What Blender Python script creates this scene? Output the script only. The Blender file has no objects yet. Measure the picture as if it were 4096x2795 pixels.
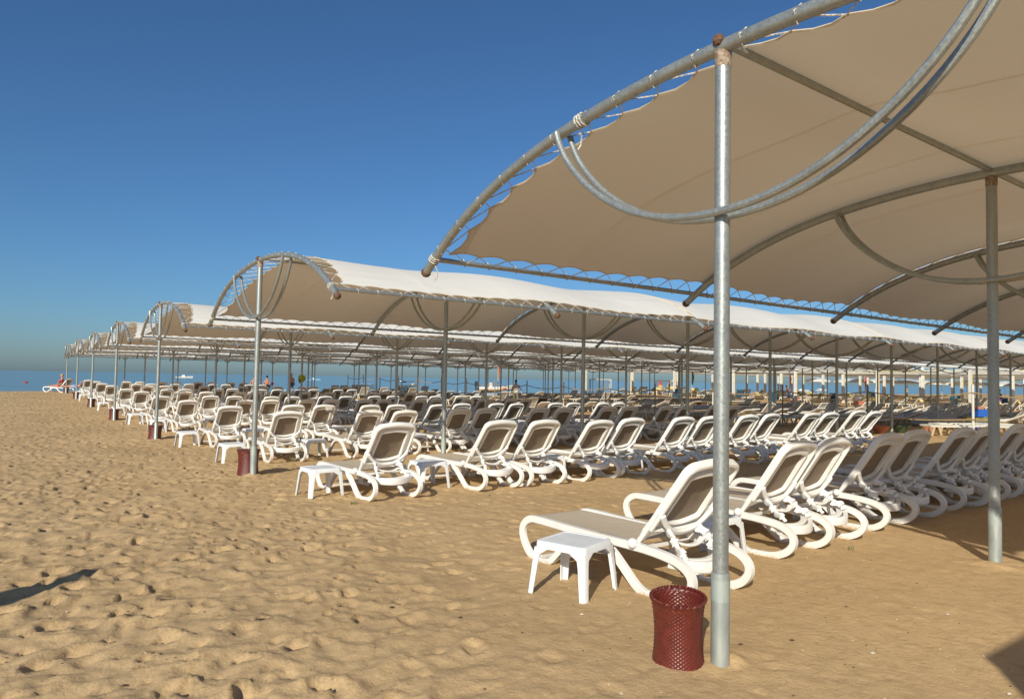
import bpy, bmesh, math, random
import numpy as np
from mathutils import Vector, Matrix, Quaternion
sc = bpy.context.scene
COL = sc.collection
R = math.radians
random.seed(11)
RNG = np.random.default_rng(5)

# ---------------------------------------------------------------- camera
CAM = Vector((-3.4414, -2.5245, 1.60)); PITCH, ROLL, YAW = .04288, .017526, .62841
cd = bpy.data.cameras.new('camera'); cam = bpy.data.objects.new('camera', cd); COL.objects.link(cam)
cd.lens = 24.271; cd.sensor_width = 36; cd.clip_start = .05; cd.clip_end = 60000
fw = Vector((math.sin(YAW)*math.cos(PITCH), math.cos(YAW)*math.cos(PITCH), math.sin(PITCH)))
rt = Vector((math.cos(YAW), -math.sin(YAW), 0)); up = rt.cross(fw)
r2 = rt*math.cos(ROLL)+up*math.sin(ROLL); u2 = -rt*math.sin(ROLL)+up*math.cos(ROLL)
M = Matrix((r2, u2, -fw)).transposed().to_4x4(); M.translation = CAM; cam.matrix_world = M
sc.camera = cam
# ---------------------------------------------------------------- sky and sun
SUN_AZ, SUN_EL = 53+180, 27.0          # compass-like angle from +Y towards +X
w = bpy.data.worlds.new('World'); sc.world = w; w.use_nodes = True
nt = w.node_tree; bg = nt.nodes['Background']
sky = nt.nodes.new('ShaderNodeTexSky'); sky.sky_type = 'NISHITA'; sky.sun_disc = False
sky.sun_elevation = R(SUN_EL); sky.sun_rotation = R(SUN_AZ)
sky.altitude = 0; sky.air_density = 1.0; sky.dust_density = .8; sky.ozone_density = 10.0
wb = nt.nodes.new('ShaderNodeMix'); wb.data_type = 'RGBA'; wb.blend_type = 'MULTIPLY'; wb.inputs['Factor'].default_value = 1
wb.inputs[7].default_value = (1.02, 1.045, .97, 1)      # white balance of the whole sky
nt.links.new(sky.outputs[0], wb.inputs[6]); nt.links.new(wb.outputs[2], bg.inputs[0]); bg.inputs[1].default_value = .098
ld = bpy.data.lights.new('sun', 'SUN'); sun = bpy.data.objects.new('sun', ld); COL.objects.link(sun)
ld.energy = 5.0; ld.angle = R(.53); ld.color = (1, .945, .80)
sd = Vector((math.sin(R(SUN_AZ))*math.cos(R(SUN_EL)), math.cos(R(SUN_AZ))*math.cos(R(SUN_EL)), math.sin(R(SUN_EL))))
sun.rotation_euler = sd.to_track_quat('Z', 'Y').to_euler(); sun.location = (0, 0, 30)
sc.view_settings.view_transform = 'Standard'; sc.view_settings.look = 'None'
sc.view_settings.exposure = 0.0; sc.view_settings.gamma = 1
sc.cycles.max_bounces = 8; sc.cycles.diffuse_bounces = 4; sc.cycles.transmission_bounces = 4

# ---------------------------------------------------------------- helpers
def tag(o, label=None, cat=None, group=None, kind=None):
    if label: o['label'] = label
    if cat: o['category'] = cat
    if group: o['group'] = group
    if kind: o['kind'] = kind
    return o
def empty(name, loc, rz=0, parent=None):
    o = bpy.data.objects.new(name, None); COL.objects.link(o); o.location = loc; o.rotation_euler[2] = rz
    o.empty_display_size = .1
    if parent: o.parent = parent
    return o
KIDS = {}
def link(name, me, parent=None, loc=None):
    o = bpy.data.objects.new(name, me); COL.objects.link(o)
    if parent: o.parent = parent; KIDS.setdefault(parent.name, []).append(o)
    if loc: o.location = loc
    return o
def copy_tree(o, parent=None):
    c = o.copy(); COL.objects.link(c); c.parent = parent
    for ch in KIDS.get(o.name, []):
        k = copy_tree(ch, c); KIDS.setdefault(c.name, []).append(k)
    return c

class MB:
    def __init__(s): s.v = []; s.f = []; s.m = []; s.n = 0
    def add(s, verts, faces, mi=0):
        verts = np.asarray(verts, float).reshape(-1, 3); b = s.n
        s.v.append(verts); s.n += len(verts)
        s.f += [tuple(i+b for i in f) for f in faces]; s.m += [mi]*len(faces); return s
    def box(s, c, size, rot=None, mi=0, taper=1.0):
        x, y, z = [q/2 for q in size]
        V = np.array([(-x,-y,-z),(x,-y,-z),(x,y,-z),(-x,y,-z),(-x*taper,-y*taper,z),(x*taper,-y*taper,z),(x*taper,y*taper,z),(-x*taper,y*taper,z)])
        if rot is not None: V = V@np.array(rot.to_3x3()).T
        return s.add(V+np.array(c), [(3,2,1,0),(4,5,6,7),(0,1,5,4),(1,2,6,5),(2,3,7,6),(3,0,4,7)], mi)
    def sweep(s, path, prof, closed=False, upv=None, caps=True, mi=0, scale=None):
        """prof: list of (a,b) in the frame (side, up) round the path"""
        P = np.asarray(path, float); n = len(P)
        T = np.roll(P, -1, 0)-np.roll(P, 1, 0) if closed else np.gradient(P, axis=0)
        T /= np.linalg.norm(T, axis=1)[:, None]+1e-12
        if upv is not None:
            U0 = np.tile(np.asarray(upv, float), (n, 1))
            S = np.cross(T, U0); S /= np.linalg.norm(S, axis=1)[:, None]+1e-12; U = np.cross(S, T)
        else:
            S = np.zeros_like(P); U = np.zeros_like(P)
            a = np.array([0, 0, 1.]) if abs(T[0][2]) < .9 else np.array([1., 0, 0])
            u = a-T[0]*(a@T[0]); u /= np.linalg.norm(u)
            for i in range(n):
                u = u-T[i]*(u@T[i]); u /= np.linalg.norm(u)+1e-12
                U[i] = u; S[i] = np.cross(T[i], u)
        pr = np.asarray(prof, float); k = len(pr)
        sc_ = np.ones((n, 2)) if scale is None else np.asarray(scale, float).reshape(n, -1)*np.ones((1, 2))
        V = P[:, None, :]+S[:, None, :]*(pr[None, :, 0:1]*sc_[:, None, 0:1])+U[:, None, :]*(pr[None, :, 1:2]*sc_[:, None, 1:2])
        F = []
        for i in range(n if closed else n-1):
            j = (i+1) % n
            for q in range(k):
                r = (q+1) % k
                F.append((i*k+q, i*k+r, j*k+r, j*k+q))
        if caps and not closed:
            F.append(tuple(range(k))[::-1]); F.append(tuple((n-1)*k+q for q in range(k)))
        return s.add(V.reshape(-1, 3), F, mi)
    def tube(s, path, r, n=8, closed=False, caps=True, mi=0, scale=None):
        pr = [(r*math.cos(2*math.pi*i/n), r*math.sin(2*math.pi*i/n)) for i in range(n)]
        return s.sweep(path, pr, closed, None, caps, mi, scale)
    def lathe(s, prof, n=16, c=(0, 0, 0), mi=0, caps=True):
        V = []; F = []
        for (r, z) in prof:
            for i in range(n):
                a = 2*math.pi*i/n; V.append((c[0]+r*math.cos(a), c[1]+r*math.sin(a), c[2]+z))
        for j in range(len(prof)-1):
            for i in range(n):
                k = (i+1) % n; F.append((j*n+i, j*n+k, (j+1)*n+k, (j+1)*n+i))
        if caps: F.append(tuple(range(n))[::-1]); F.append(tuple((len(prof)-1)*n+i for i in range(n)))
        return s.add(V, F, mi)
    def ball(s, c, r, n=8, sz=1.0, mi=0):
        pr = [(max(r*math.cos(t), .0005), r*sz*math.sin(t)) for t in np.linspace(-math.pi/2, math.pi/2, n)]
        return s.lathe(pr, n*2, c, mi, caps=False)
    def grid(s, V, ny, nx, mi=0, thick=None):
        F = [(j*nx+i, j*nx+i+1, (j+1)*nx+i+1, (j+1)*nx+i) for j in range(ny-1) for i in range(nx-1)]
        return s.add(V, F, mi)
    def mesh(s, mats, smooth=35):
        me = bpy.data.meshes.new('m'); V = np.concatenate(s.v) if s.v else np.zeros((0, 3))
        me.from_pydata(V.tolist(), [], s.f)
        for m in (mats if isinstance(mats, (list, tuple)) else [mats]): me.materials.append(m)
        if any(s.m): me.polygons.foreach_set('material_index', s.m)
        if smooth:
            me.polygons.foreach_set('use_smooth', [True]*len(me.polygons)); me.set_sharp_from_angle(angle=R(smooth))
        me.validate(); return me
    def build(s, name, mats, parent=None, smooth=35, loc=None):
        return link(name, s.mesh(mats, smooth), parent, loc)
def spline(pts, n=8, closed=False):
    P = np.asarray(pts, float); m = len(P); out = []
    for i in range(m if closed else m-1):
        if closed: a, b, c, d = P[(i-1) % m], P[i], P[(i+1) % m], P[(i+2) % m]
        else: a, b, c, d = P[max(i-1, 0)], P[i], P[i+1], P[min(i+2, m-1)]
        for t in np.linspace(0, 1, n, endpoint=False):
            out.append(.5*((2*b)+(-a+c)*t+(2*a-5*b+4*c-d)*t*t+(-a+3*b-3*c+d)*t**3))
    if not closed: out.append(P[-1])
    return np.array(out)
def rrect(w, h, r, k=3):
    out = []
    for cx, cy, a0 in ((w/2-r, h/2-r, 0), (-w/2+r, h/2-r, 90), (-w/2+r, -h/2+r, 180), (w/2-r, -h/2+r, 270)):
        for i in range(k+1):
            a = R(a0+90*i/k); out.append((cx+r*math.cos(a), cy+r*math.sin(a)))
    return out

# ---------------------------------------------------------------- materials
def mat(name, col, rough=.5, metal=0, spec=.5):
    m = bpy.data.materials.new(name); m.use_nodes = True; b = m.node_tree.nodes['Principled BSDF']
    b.inputs['Base Color'].default_value = (*col, 1); b.inputs['Roughness'].default_value = rough
    b.inputs['Metallic'].default_value = metal; b.inputs['Specular IOR Level'].default_value = spec
    return m, m.node_tree, b
def noise(t, scale, detail=4, rough=.55, coord='Object', dist=0, vec=(1, 1, 1)):
    tc = t.nodes.new('ShaderNodeTexCoord'); mp = t.nodes.new('ShaderNodeMapping'); n = t.nodes.new('ShaderNodeTexNoise')
    mp.inputs['Scale'].default_value = vec
    n.inputs['Scale'].default_value = scale; n.inputs['Detail'].default_value = detail; n.inputs['Roughness'].default_value = rough
    n.inputs['Distortion'].default_value = dist
    t.links.new(tc.outputs[coord], mp.inputs[0]); t.links.new(mp.outputs[0], n.inputs['Vector']); return n
def ramp(t, src, stops, inp='Fac'):
    r = t.nodes.new('ShaderNodeValToRGB'); e = r.color_ramp.elements
    e[0].position, e[0].color = stops[0][0], (*stops[0][1], 1); e[1].position, e[1].color = stops[-1][0], (*stops[-1][1], 1)
    for p, c in stops[1:-1]:
        x = e.new(p); x.color = (*c, 1)
    t.links.new(src, r.inputs['Fac']); return r
def bump(t, b, src, strength=.3, dist=.02, prev=None):
    n = t.nodes.new('ShaderNodeBump'); n.inputs['Strength'].default_value = strength; n.inputs['Distance'].default_value = dist
    t.links.new(src, n.inputs['Height'])
    if prev: t.links.new(prev.outputs[0], n.inputs['Normal'])
    t.links.new(n.outputs[0], b.inputs['Normal']); return n
def mottled(name, c1, c2, scale=8, rough=.5, metal=0, bmp=0, detail=5, vec=(1, 1, 1), lo=.35, hi=.65, spec=.5, bd=.01):
    m, t, b = mat(name, c1, rough, metal, spec)
    n = noise(t, scale, detail, vec=vec); r = ramp(t, n.outputs['Fac'], [(lo, c1), (hi, c2)])
    t.links.new(r.outputs[0], b.inputs['Base Color'])
    if bmp: bump(t, b, n.outputs['Fac'], bmp, bd)
    return m

def sand_material():
    m, t, b = mat('sand', (.42, .28, .15), .95, 0, .15)
    n1 = noise(t, .35, 5, .6); n2 = noise(t, 9, 8, .75); n3 = noise(t, 160, 3, .8)
    r1 = ramp(t, n1.outputs['Fac'], [(.3, (.52, .352, .180)), (.7, (.63, .437, .232))])
    r2_ = ramp(t, n2.outputs['Fac'], [(.28, (.76, .74, .70)), (.5, (.97, .97, .97)), (.8, (1.06, 1.05, 1.03))])
    r3 = ramp(t, n3.outputs['Fac'], [(.3, (.70, .68, .65)), (.5, (1, 1, 1)), (.78, (1.12, 1.1, 1.08))])
    a = t.nodes.new('ShaderNodeMix'); a.data_type = 'RGBA'; a.blend_type = 'MULTIPLY'; a.inputs['Factor'].default_value = 1
    c = t.nodes.new('ShaderNodeMix'); c.data_type = 'RGBA'; c.blend_type = 'MULTIPLY'; c.inputs['Factor'].default_value = 1
    t.links.new(r1.outputs[0], a.inputs[6]); t.links.new(r2_.outputs[0], a.inputs[7])
    t.links.new(a.outputs[2], c.inputs[6]); t.links.new(r3.outputs[0], c.inputs[7])
    t.links.new(c.outputs[2], b.inputs['Base Color'])
    p = bump(t, b, n3.outputs['Fac'], .5, .004); n4 = noise(t, 22, 5, .65)
    bump(t, b, n4.outputs['Fac'], .55, .018, p)
    return m
SAND = sand_material()
def sea_material():
    m, t, b = mat('sea_water', (.05, .12, .16), .18, 0, .5)
    n = noise(t, .55, 5, .6, vec=(.35, 1, 1)); n2 = noise(t, .06, 5, .65, vec=(.10, 1, 1))
    r = ramp(t, n2.outputs['Fac'], [(.38, (.070, .135, .165)), (.62, (.125, .20, .235))]); t.links.new(r.outputs[0], b.inputs['Base Color'])
    p = bump(t, b, n.outputs['Fac'], .4, .2); n3 = noise(t, .06, 3, .5, vec=(.2, 1, 1)); bump(t, b, n3.outputs['Fac'], .5, 1.5, p)
    return m
SEA = sea_material()
def aged(m, amt=.10, sandy=True):
    t = m.node_tree; b = t.nodes['Principled BSDF']; src = b.inputs['Base Color'].links[0].from_socket
    oi = t.nodes.new('ShaderNodeObjectInfo'); r = ramp(t, oi.outputs['Random'], [(0, (1, 1, 1)), (.6, (1-amt*.4, 1-amt*.45, 1-amt*.6)), (1, (1-amt, 1-amt*1.15, 1-amt*1.6))])
    x = t.nodes.new('ShaderNodeMix'); x.data_type = 'RGBA'; x.blend_type = 'MULTIPLY'; x.inputs['Factor'].default_value = 1
    t.links.new(src, x.inputs[6]); t.links.new(r.outputs[0], x.inputs[7]); out = x.outputs[2]
    if sandy:
        tc = t.nodes.new('ShaderNodeTexCoord'); sp = t.nodes.new('ShaderNodeSeparateXYZ'); t.links.new(tc.outputs['Object'], sp.inputs[0])
        n = noise(t, 40, 4, .7); ad = t.nodes.new('ShaderNodeMath'); ad.operation = 'MULTIPLY_ADD'; ad.inputs[1].default_value = .16; t.links.new(n.outputs['Fac'], ad.inputs[0]); t.links.new(sp.outputs['Z'], ad.inputs[2])
        rr = ramp(t, ad.outputs[0], [(.085, (1, 1, 1)), (.13, (0, 0, 0))]); y = t.nodes.new('ShaderNodeMix'); y.data_type = 'RGBA'
        t.links.new(rr.outputs[0], y.inputs['Factor']); t.links.new(out, y.inputs[6]); y.inputs[7].default_value = (.50, .38, .23, 1); out = y.outputs[2]
    t.links.new(out, b.inputs['Base Color']); return m
PLAST = mottled('white_plastic', (.83, .815, .79), (.77, .75, .72), 5, .32, 0, 0, spec=.4)
TABLE = mottled('white_table_plastic', (.80, .82, .84), (.73, .75, .78), 7, .35, 0, 0, spec=.4)
PLAIN = mottled('weathered_white_plastic', (.76, .745, .71), (.64, .62, .58), 4, .5, 0, 0, spec=.3)
CREAMW = mottled('cream_plastic', (.78, .74, .64), (.70, .66, .56), 3, .5, 0, 0, spec=.3)
aged(PLAST, .07); aged(TABLE, .06, False); aged(PLAIN, .12); aged(CREAMW, .10, False)
def sling_material(name, c1, c2, tr):
    m, t, b = mat(name, c1, .75, 0, .2)
    big = 'canopy' in name
    n = noise(t, 2.2 if big else 14, 6, .65, vec=(.5, 5, 1) if big else (1, 1, 1)); r = ramp(t, n.outputs['Fac'], [(.35, c1), (.65, c2)]); t.links.new(r.outputs[0], b.inputs['Base Color'])
    wv = noise(t, 450, 2, .5); p_ = bump(t, b, wv.outputs['Fac'], .3, .001)
    if 'canopy' in name: n5 = noise(t, 1.3, 4, .6, dist=.6, vec=(.35, 1, 1)); bump(t, b, n5.outputs['Fac'], .55, .06, p_)
    tl = t.nodes.new('ShaderNodeBsdfTranslucent'); mx = t.nodes.new('ShaderNodeMixShader'); mx.inputs[0].default_value = tr
    (tl.inputs['Color'].__setattr__('default_value', (.80, .69, .51, 1)) if big else t.links.new(r.outputs[0], tl.inputs['Color']))
    if big:      # sewn joins between cloth widths let less light through
        tc = t.nodes.new('ShaderNodeTexCoord'); sp = t.nodes.new('ShaderNodeSeparateXYZ'); t.links.new(tc.outputs['Object'], sp.inputs[0])
        mo = t.nodes.new('ShaderNodeMath'); mo.operation = 'MODULO'; mo.inputs[1].default_value = 1.51; t.links.new(sp.outputs['X'], mo.inputs[0])
        lt = t.nodes.new('ShaderNodeMath'); lt.operation = 'LESS_THAN'; lt.inputs[1].default_value = .035; t.links.new(mo.outputs[0], lt.inputs[0])
        k1 = t.nodes.new('ShaderNodeMath'); k1.operation = 'MULTIPLY_ADD'; k1.inputs[1].default_value = -tr*.4; k1.inputs[2].default_value = tr; t.links.new(lt.outputs[0], k1.inputs[0]); t.links.new(k1.outputs[0], mx.inputs[0])
    out = t.nodes['Material Output']
    t.links.new(b.outputs[0], mx.inputs[1]); t.links.new(tl.outputs[0], mx.inputs[2]); t.links.new(mx.outputs[0], out.inputs[0])
    return m
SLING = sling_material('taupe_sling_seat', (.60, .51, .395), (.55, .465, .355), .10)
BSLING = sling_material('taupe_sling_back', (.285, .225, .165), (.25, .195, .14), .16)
FABRIC = sling_material('canopy_fabric', (.86, .835, .77), (.82, .795, .73), .21)
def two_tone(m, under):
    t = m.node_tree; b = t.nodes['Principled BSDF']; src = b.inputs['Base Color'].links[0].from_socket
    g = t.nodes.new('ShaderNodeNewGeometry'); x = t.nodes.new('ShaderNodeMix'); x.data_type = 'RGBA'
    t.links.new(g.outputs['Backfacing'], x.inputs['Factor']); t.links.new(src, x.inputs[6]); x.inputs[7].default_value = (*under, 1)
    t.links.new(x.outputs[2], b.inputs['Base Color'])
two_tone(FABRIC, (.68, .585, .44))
CREAM = sling_material('cream_shade_fabric', (.80, .68, .42), (.76, .64, .39), .25)
CREAM2 = sling_material('pale_shade_fabric', (.86, .78, .60), (.82, .74, .56), .25)
WHITEF = sling_material('white_parasol_fabric', (.85, .84, .80), (.80, .79, .75), .25)
def steel_material():
    m, t, b = mat('galvanised_steel', (.42, .45, .44), .42, .62, .5)
    n = noise(t, 9, 6, .7, vec=(1, 1, .25)); n2 = noise(t, 60, 4, .7)
    r = ramp(t, n.outputs['Fac'], [(.25, (.33, .35, .34)), (.52, (.41, .435, .42)), (.8, (.48, .505, .485))])
    r3 = ramp(t, n2.outputs['Fac'], [(.3, (.75, .75, .74)), (.6, (1, 1, 1))])
    a = t.nodes.new('ShaderNodeMix'); a.data_type = 'RGBA'; a.blend_type = 'MULTIPLY'; a.inputs['Factor'].default_value = 1
    t.links.new(r.outputs[0], a.inputs[6]); t.links.new(r3.outputs[0], a.inputs[7]); t.links.new(a.outputs[2], b.inputs['Base Color'])
    rr = ramp(t, n2.outputs['Fac'], [(.3, (.32,)*3), (.7, (.55,)*3)]); t.links.new(rr.outputs[0], b.inputs['Roughness'])
    bump(t, b, n2.outputs['Fac'], .12, .004); return m
STEEL = steel_material()
SLEEVE = mottled('zinc_sleeve', (.33, .37, .35), (.46, .49, .46), 14, .45, .45, .15, vec=(1, 1, .4))
RUST = mottled('rusty_steel', (.10, .045, .025), (.22, .12, .07), 30, .85, .1, .3)
WELD = mottled('rust_weld', (.20, .11, .06), (.42, .36, .28), 45, .8, .1, .5)
GREENP = mottled('green_paint_trace', (.16, .30, .23), (.40, .44, .41), 26, .6, .3, .1, lo=.33, hi=.46, vec=(1, 1, .4))
ROPEM = mottled('white_cord', (.72, .68, .60), (.35, .31, .26), 70, .9, 0, 0, lo=.45, hi=.6)
HEMP = mottled('manila_rope', (.42, .30, .16), (.30, .20, .10), 60, .9, 0, .4)
WICK = mottled('red_brown_wicker', (.14, .022, .014), (.095, .015, .010), 24, .38, 0, 0, spec=.6)
YEL = mat('yellow_plastic', (.75, .55, .16), .5)[0]
TOWEL = mottled('yellow_towel', (.80, .66, .28), (.72, .58, .22), 6, .9)
BLUE = mat('blue_plastic', (.02, .10, .42), .45)[0]
TEAL = mat('teal_bin', (.01, .17, .27), .45)[0]
TERRA = mottled('terracotta', (.40, .14, .07), (.48, .20, .11), 9, .8)
BLACK = mat('black_rubber', (.02, .02, .02), .5)[0]
DGREY = mottled('dark_grey_cover', (.11, .11, .11), (.16, .16, .155), 5, .8, 0, .2)
GREYC = mottled('grey_tarp', (.34, .36, .37), (.44, .46, .47), 3, .7, 0, .3)
RED = mat('red_cloth', (.55, .03, .03), .8)[0]
ORANGE = mat('orange_tape', (.80, .20, .06), .6)[0]
PINK = mat('pink_cloth', (.70, .10, .22), .8)[0]
PURP = mat('purple_cloth', (.13, .03, .16), .8)[0]
MINT = mat('mint_cloth', (.40, .70, .60), .8)[0]
NAVY = mat('navy_paint', (.02, .04, .12), .4)[0]
LEAF = mottled('leaves', (.06, .11, .03), (.10, .16, .05), 14, .7)
STRAWG = mottled('dry_grass', (.30, .27, .12), (.16, .20, .07), 20, .8)
FLOWER = mat('lilac_flowers', (.35, .18, .45), .8)[0]
WOOD = mottled('grey_wood', (.22, .18, .14), (.32, .27, .21), 12, .85, 0, .3, vec=(1, 1, .2))
SHELL = mottled('shell', (.72, .66, .55), (.50, .40, .28), 30, .6)
DEBRIS = mottled('dark_debris', (.10, .06, .035), (.05, .035, .02), 30, .8)
SKIN = mottled('sunburnt_skin', (.52, .25, .15), (.46, .21, .12), 6, .55)
SKIND = mottled('tanned_skin', (.22, .10, .055), (.18, .08, .045), 6, .55)
HAIRB = mat('black_hair', (.012, .009, .007), .6)[0]
HAIRL = mat('fair_hair', (.42, .28, .14), .6)[0]
BEIGE = mottled('beige_cloth', (.55, .47, .38), (.50, .43, .34), 8, .85)
KHAKI = mottled('khaki_cloth', (.16, .15, .085), (.13, .125, .07), 8, .85)
SWIM = mottled('blue_white_print', (.75, .76, .80), (.04, .12, .38), 16, .8, lo=.48, hi=.52)
YGTOWEL = mottled('yellow_green_print', (.42, .44, .03), (.12, .16, .06), 14, .85, lo=.48, hi=.54)

# ---------------------------------------------------------------- sand, sea
PY = np.array([-200, -10, 0, 9.7, 19.4, 29, 38.8, 48.4, 57, 62, 66, 72, 80, 400]); PZ = np.array([.2, .02, 0, -.14, -.298, -.308, -.208, -.11, -.015, .0, -.15, -.75, -1.7, -20])
def gz(x, y): return float(np.interp(y, PY, PZ))
def lines(lo, hi, c0, c1, s0, g):
    a = list(np.arange(c0, c1, s0)); s = s0
    up_ = []; x = c1
    while x < hi: up_.append(x); s = s0+(x-c1)*g; x += s
    up_.append(hi); dn = []; x = c0
    while True:
        s = s0+(c0-x)*g; x -= s
        if x <= lo: break
        dn.append(x)
    dn.append(lo); return np.array(dn[::-1]+a+up_)
xs = lines(-150, 260, -4.2, 2.6, .026, .0085)
ys = lines(-60, 90, -2.0, 4.0, .026, .0042)
X, Y = np.meshgrid(xs, ys)
Z = np.interp(Y, PY, PZ)
# smooth the kinks of the profile, add slow undulation
def vnoise(x, y, s, seed):
    rg = np.random.default_rng(seed); T = rg.random((257, 257)); gx = x/s; gy = y/s
    ix = np.floor(gx).astype(int); iy = np.floor(gy).astype(int); fx = gx-ix; fy = gy-iy
    fx = fx*fx*(3-2*fx); fy = fy*fy*(3-2*fy); a = T[iy % 256, ix % 256]; b = T[iy % 256, (ix+1) % 256]
    c = T[(iy+1) % 256, ix % 256]; d = T[(iy+1) % 256, (ix+1) % 256]
    return (a*(1-fx)+b*fx)*(1-fy)+(c*(1-fx)+d*fx)*fy-.5
flat = np.clip(1-np.abs(Y-66)/30, 0, 1)
Z += .05*vnoise(X, Y, 2.6, 1)+.022*vnoise(X, Y, .9, 2)
# how trampled: strong on the open beach to the left, calm under the near canopy
def sig(v): return 1/(1+np.exp(-v))
# how trampled: strong on the open beach to the left, calm under the near canopy
tr = .40+.60*sig(-(X-(-.6)-.10*np.clip(Y, 0, 30))/.5)
tr = tr*(1-.70*sig((X+1.5-.25*Y)/.35)*sig((2.6-Y)/.5))
def ridged(x, y, s, seed): return 1-np.abs(vnoise(x, y, s, seed))*4
wx = X+.10*vnoise(X, Y, .33, 21); wy = Y+.10*vnoise(X, Y, .33, 22)
c_, s_2 = math.cos(.45), math.sin(.45)
ux = (wx*c_+wy*s_2); uy = (-wx*s_2+wy*c_)
Z += tr*(.016*ridged(ux*.75, uy*1.25, .28, 3)+.011*ridged(ux, uy*1.2, .14, 5)+.021*vnoise(wx, wy, .13, 4)+.011*vnoise(wx, wy, .065, 6))
Z += .35*(1-tr)*(.010*vnoise(X, Y, .12, 7)+.014*vnoise(X, Y, .30, 8))
D = np.zeros_like(Z)
def stamp(cx, cy, a, b, ang, dep):
    r = 1.9*max(a, b)
    i0, i1 = np.searchsorted(xs, (cx-r, cx+r)); j0, j1 = np.searchsorted(ys, (cy-r, cy+r))
    if i1-i0 < 3 or j1-j0 < 3: return
    x = X[j0:j1, i0:i1]-cx; y = Y[j0:j1, i0:i1]-cy; c, s_ = math.cos(ang), math.sin(ang)
    u = (x*c+y*s_)/a; v = (-x*s_+y*c)/b; q = np.sqrt(u*u+v*v)
    h = -dep*np.clip(1-q**2.6, 0, 1)**.6*(1+.55*u)+dep*.38*np.exp(-((q-1.15)/.28)**2)*(1-.6*u)
    D[j0:j1, i0:i1] = np.minimum(D[j0:j1, i0:i1]*.55, 0)+np.maximum(D[j0:j1, i0:i1], 0)*.6+h
for region, dens in (((-9, 9, -2.5, 12), 24), ((-22, 4, 12, 30), 11), ((4, 22, 9, 25), 2.5), ((-40, 3, 30, 62), 3.5)):
    x0, x1, y0, y1 = region
    for _ in range(int((x1-x0)*(y1-y0)*dens)):
        big = random.random() < .30
        a = (random.uniform(.065, .105) if big else random.uniform(.03, .055))*(1+.25*(y0 > 9))
        stamp(random.uniform(x0, x1), random.uniform(y0, y1), a, a*random.uniform(.45, .9), math.pi+random.gauss(.9, .8), (random.uniform(.022, .037) if big else random.uniform(.011, .022)))
Z += D*tr
for j_ in range(3):
    for k_ in range(5):
        dd = np.hypot(X-k_*3.756, Y-j_*9.69); Z += (.035*np.exp(-(dd/.13)**2)+.010*np.exp(-(dd/.3)**2)*vnoise(X, Y, .09, 31)*3)
keep = np.ones(Z.shape, bool)
ny_, nx_ = Z.shape
base_ = np.interp(Y, PY, PZ); hh = np.clip(Z-base_, -.055, .07)
Xd = X+.65*hh*tr*math.sin(R(53)); Yd = Y+.65*hh*tr*math.cos(R(53))
me = bpy.data.meshes.new('sand_beach')
me.vertices.add(nx_*ny_); me.vertices.foreach_set('co', np.stack([Xd, Yd, Z], -1).astype(np.float32).ravel())
ii = (np.arange(ny_-1)[:, None]*nx_+np.arange(nx_-1)[None]).ravel()
fc = np.stack([ii, ii+1, ii+nx_+1, ii+nx_], -1).astype(np.int32)
me.loops.add(fc.size); me.loops.foreach_set('vertex_index', fc.ravel())
me.polygons.add(len(fc)); me.polygons.foreach_set('loop_start', np.arange(0, fc.size, 4, dtype=np.int32)); me.polygons.foreach_set('loop_total', np.full(len(fc), 4, np.int32))
me.polygons.foreach_set('use_smooth', np.ones(len(fc), bool)); me.update(); me.materials.append(SAND)
tag(link('sand_beach', me), 'golden sand beach pitted with footprints', kind='structure')
def gs(x, y):      # true surface height
    i = int(np.clip(np.searchsorted(xs, x), 1, nx_-1)); j = int(np.clip(np.searchsorted(ys, y), 1, ny_-1)); return float(Z[j, i])
b = MB(); S = 30000
b.add([(-S, 66, -1.05), (S, 66, -1.05), (S, S, -1.05), (-S, S, -1.05)], [(0, 1, 2, 3)])
tag(b.build('sea', SEA, smooth=0), 'calm blue sea reaching the horizon', kind='structure')
b = MB(); b.add([(-S, -S, -2.2), (S, -S, -2.2), (S, 66, -2.2), (-S, 66, -2.2)], [(0, 1, 2, 3)])
b.add([(260, -60, -.35), (3000, -60, -.35), (3000, 62, -.35), (260, 62, -.35)], [(0, 1, 2, 3)])
b.add([(-3000, -60, -.3), (-150, -60, -.3), (-150, 62, -.3), (-3000, 62, -.3)], [(0, 1, 2, 3)])
b.add([(-3000, -3000, -.02), (3000, -3000, -.02), (3000, -60, -.02), (-3000, -60, -.02)], [(0, 1, 2, 3)])
tag(b.build('sand_plain', SAND, smooth=0), 'flat sand beyond the trampled beach', kind='structure')

# ---------------------------------------------------------------- canopies
ORD = ['', 'first', 'second', 'third', 'fourth', 'fifth', 'sixth', 'seventh', 'eighth', 'ninth', 'tenth', 'eleventh', 'twelfth', 'thirteenth', 'fourteenth', 'fifteenth', 'sixteenth', 'seventeenth', 'eighteenth', 'nineteenth', 'twentieth',
       'twenty-first', 'twenty-second', 'twenty-third', 'twenty-fourth', 'twenty-fifth', 'twenty-sixth', 'twenty-seventh', 'twenty-eighth', 'twenty-ninth', 'thirtieth']
SA, SB = 9.690, 3.756; HW = 3.55; APEX = 3.585; RISE = .91
def arcz(y):
    t = abs(y)/3.52; return APEX-RISE*(.6*t*t+.4*t**4)
def arcpts(x, y0=-HW, y1=HW, n=33, dz=0): return [(x, y, arcz(y)+dz) for y in np.linspace(y0, y1, n)]
def make_post(detail):
    parts = []
    p = MB().lathe([(.045, -1.0), (.045, 3.56)], 20 if detail else 12)
    return p.mesh(STEEL)
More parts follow.
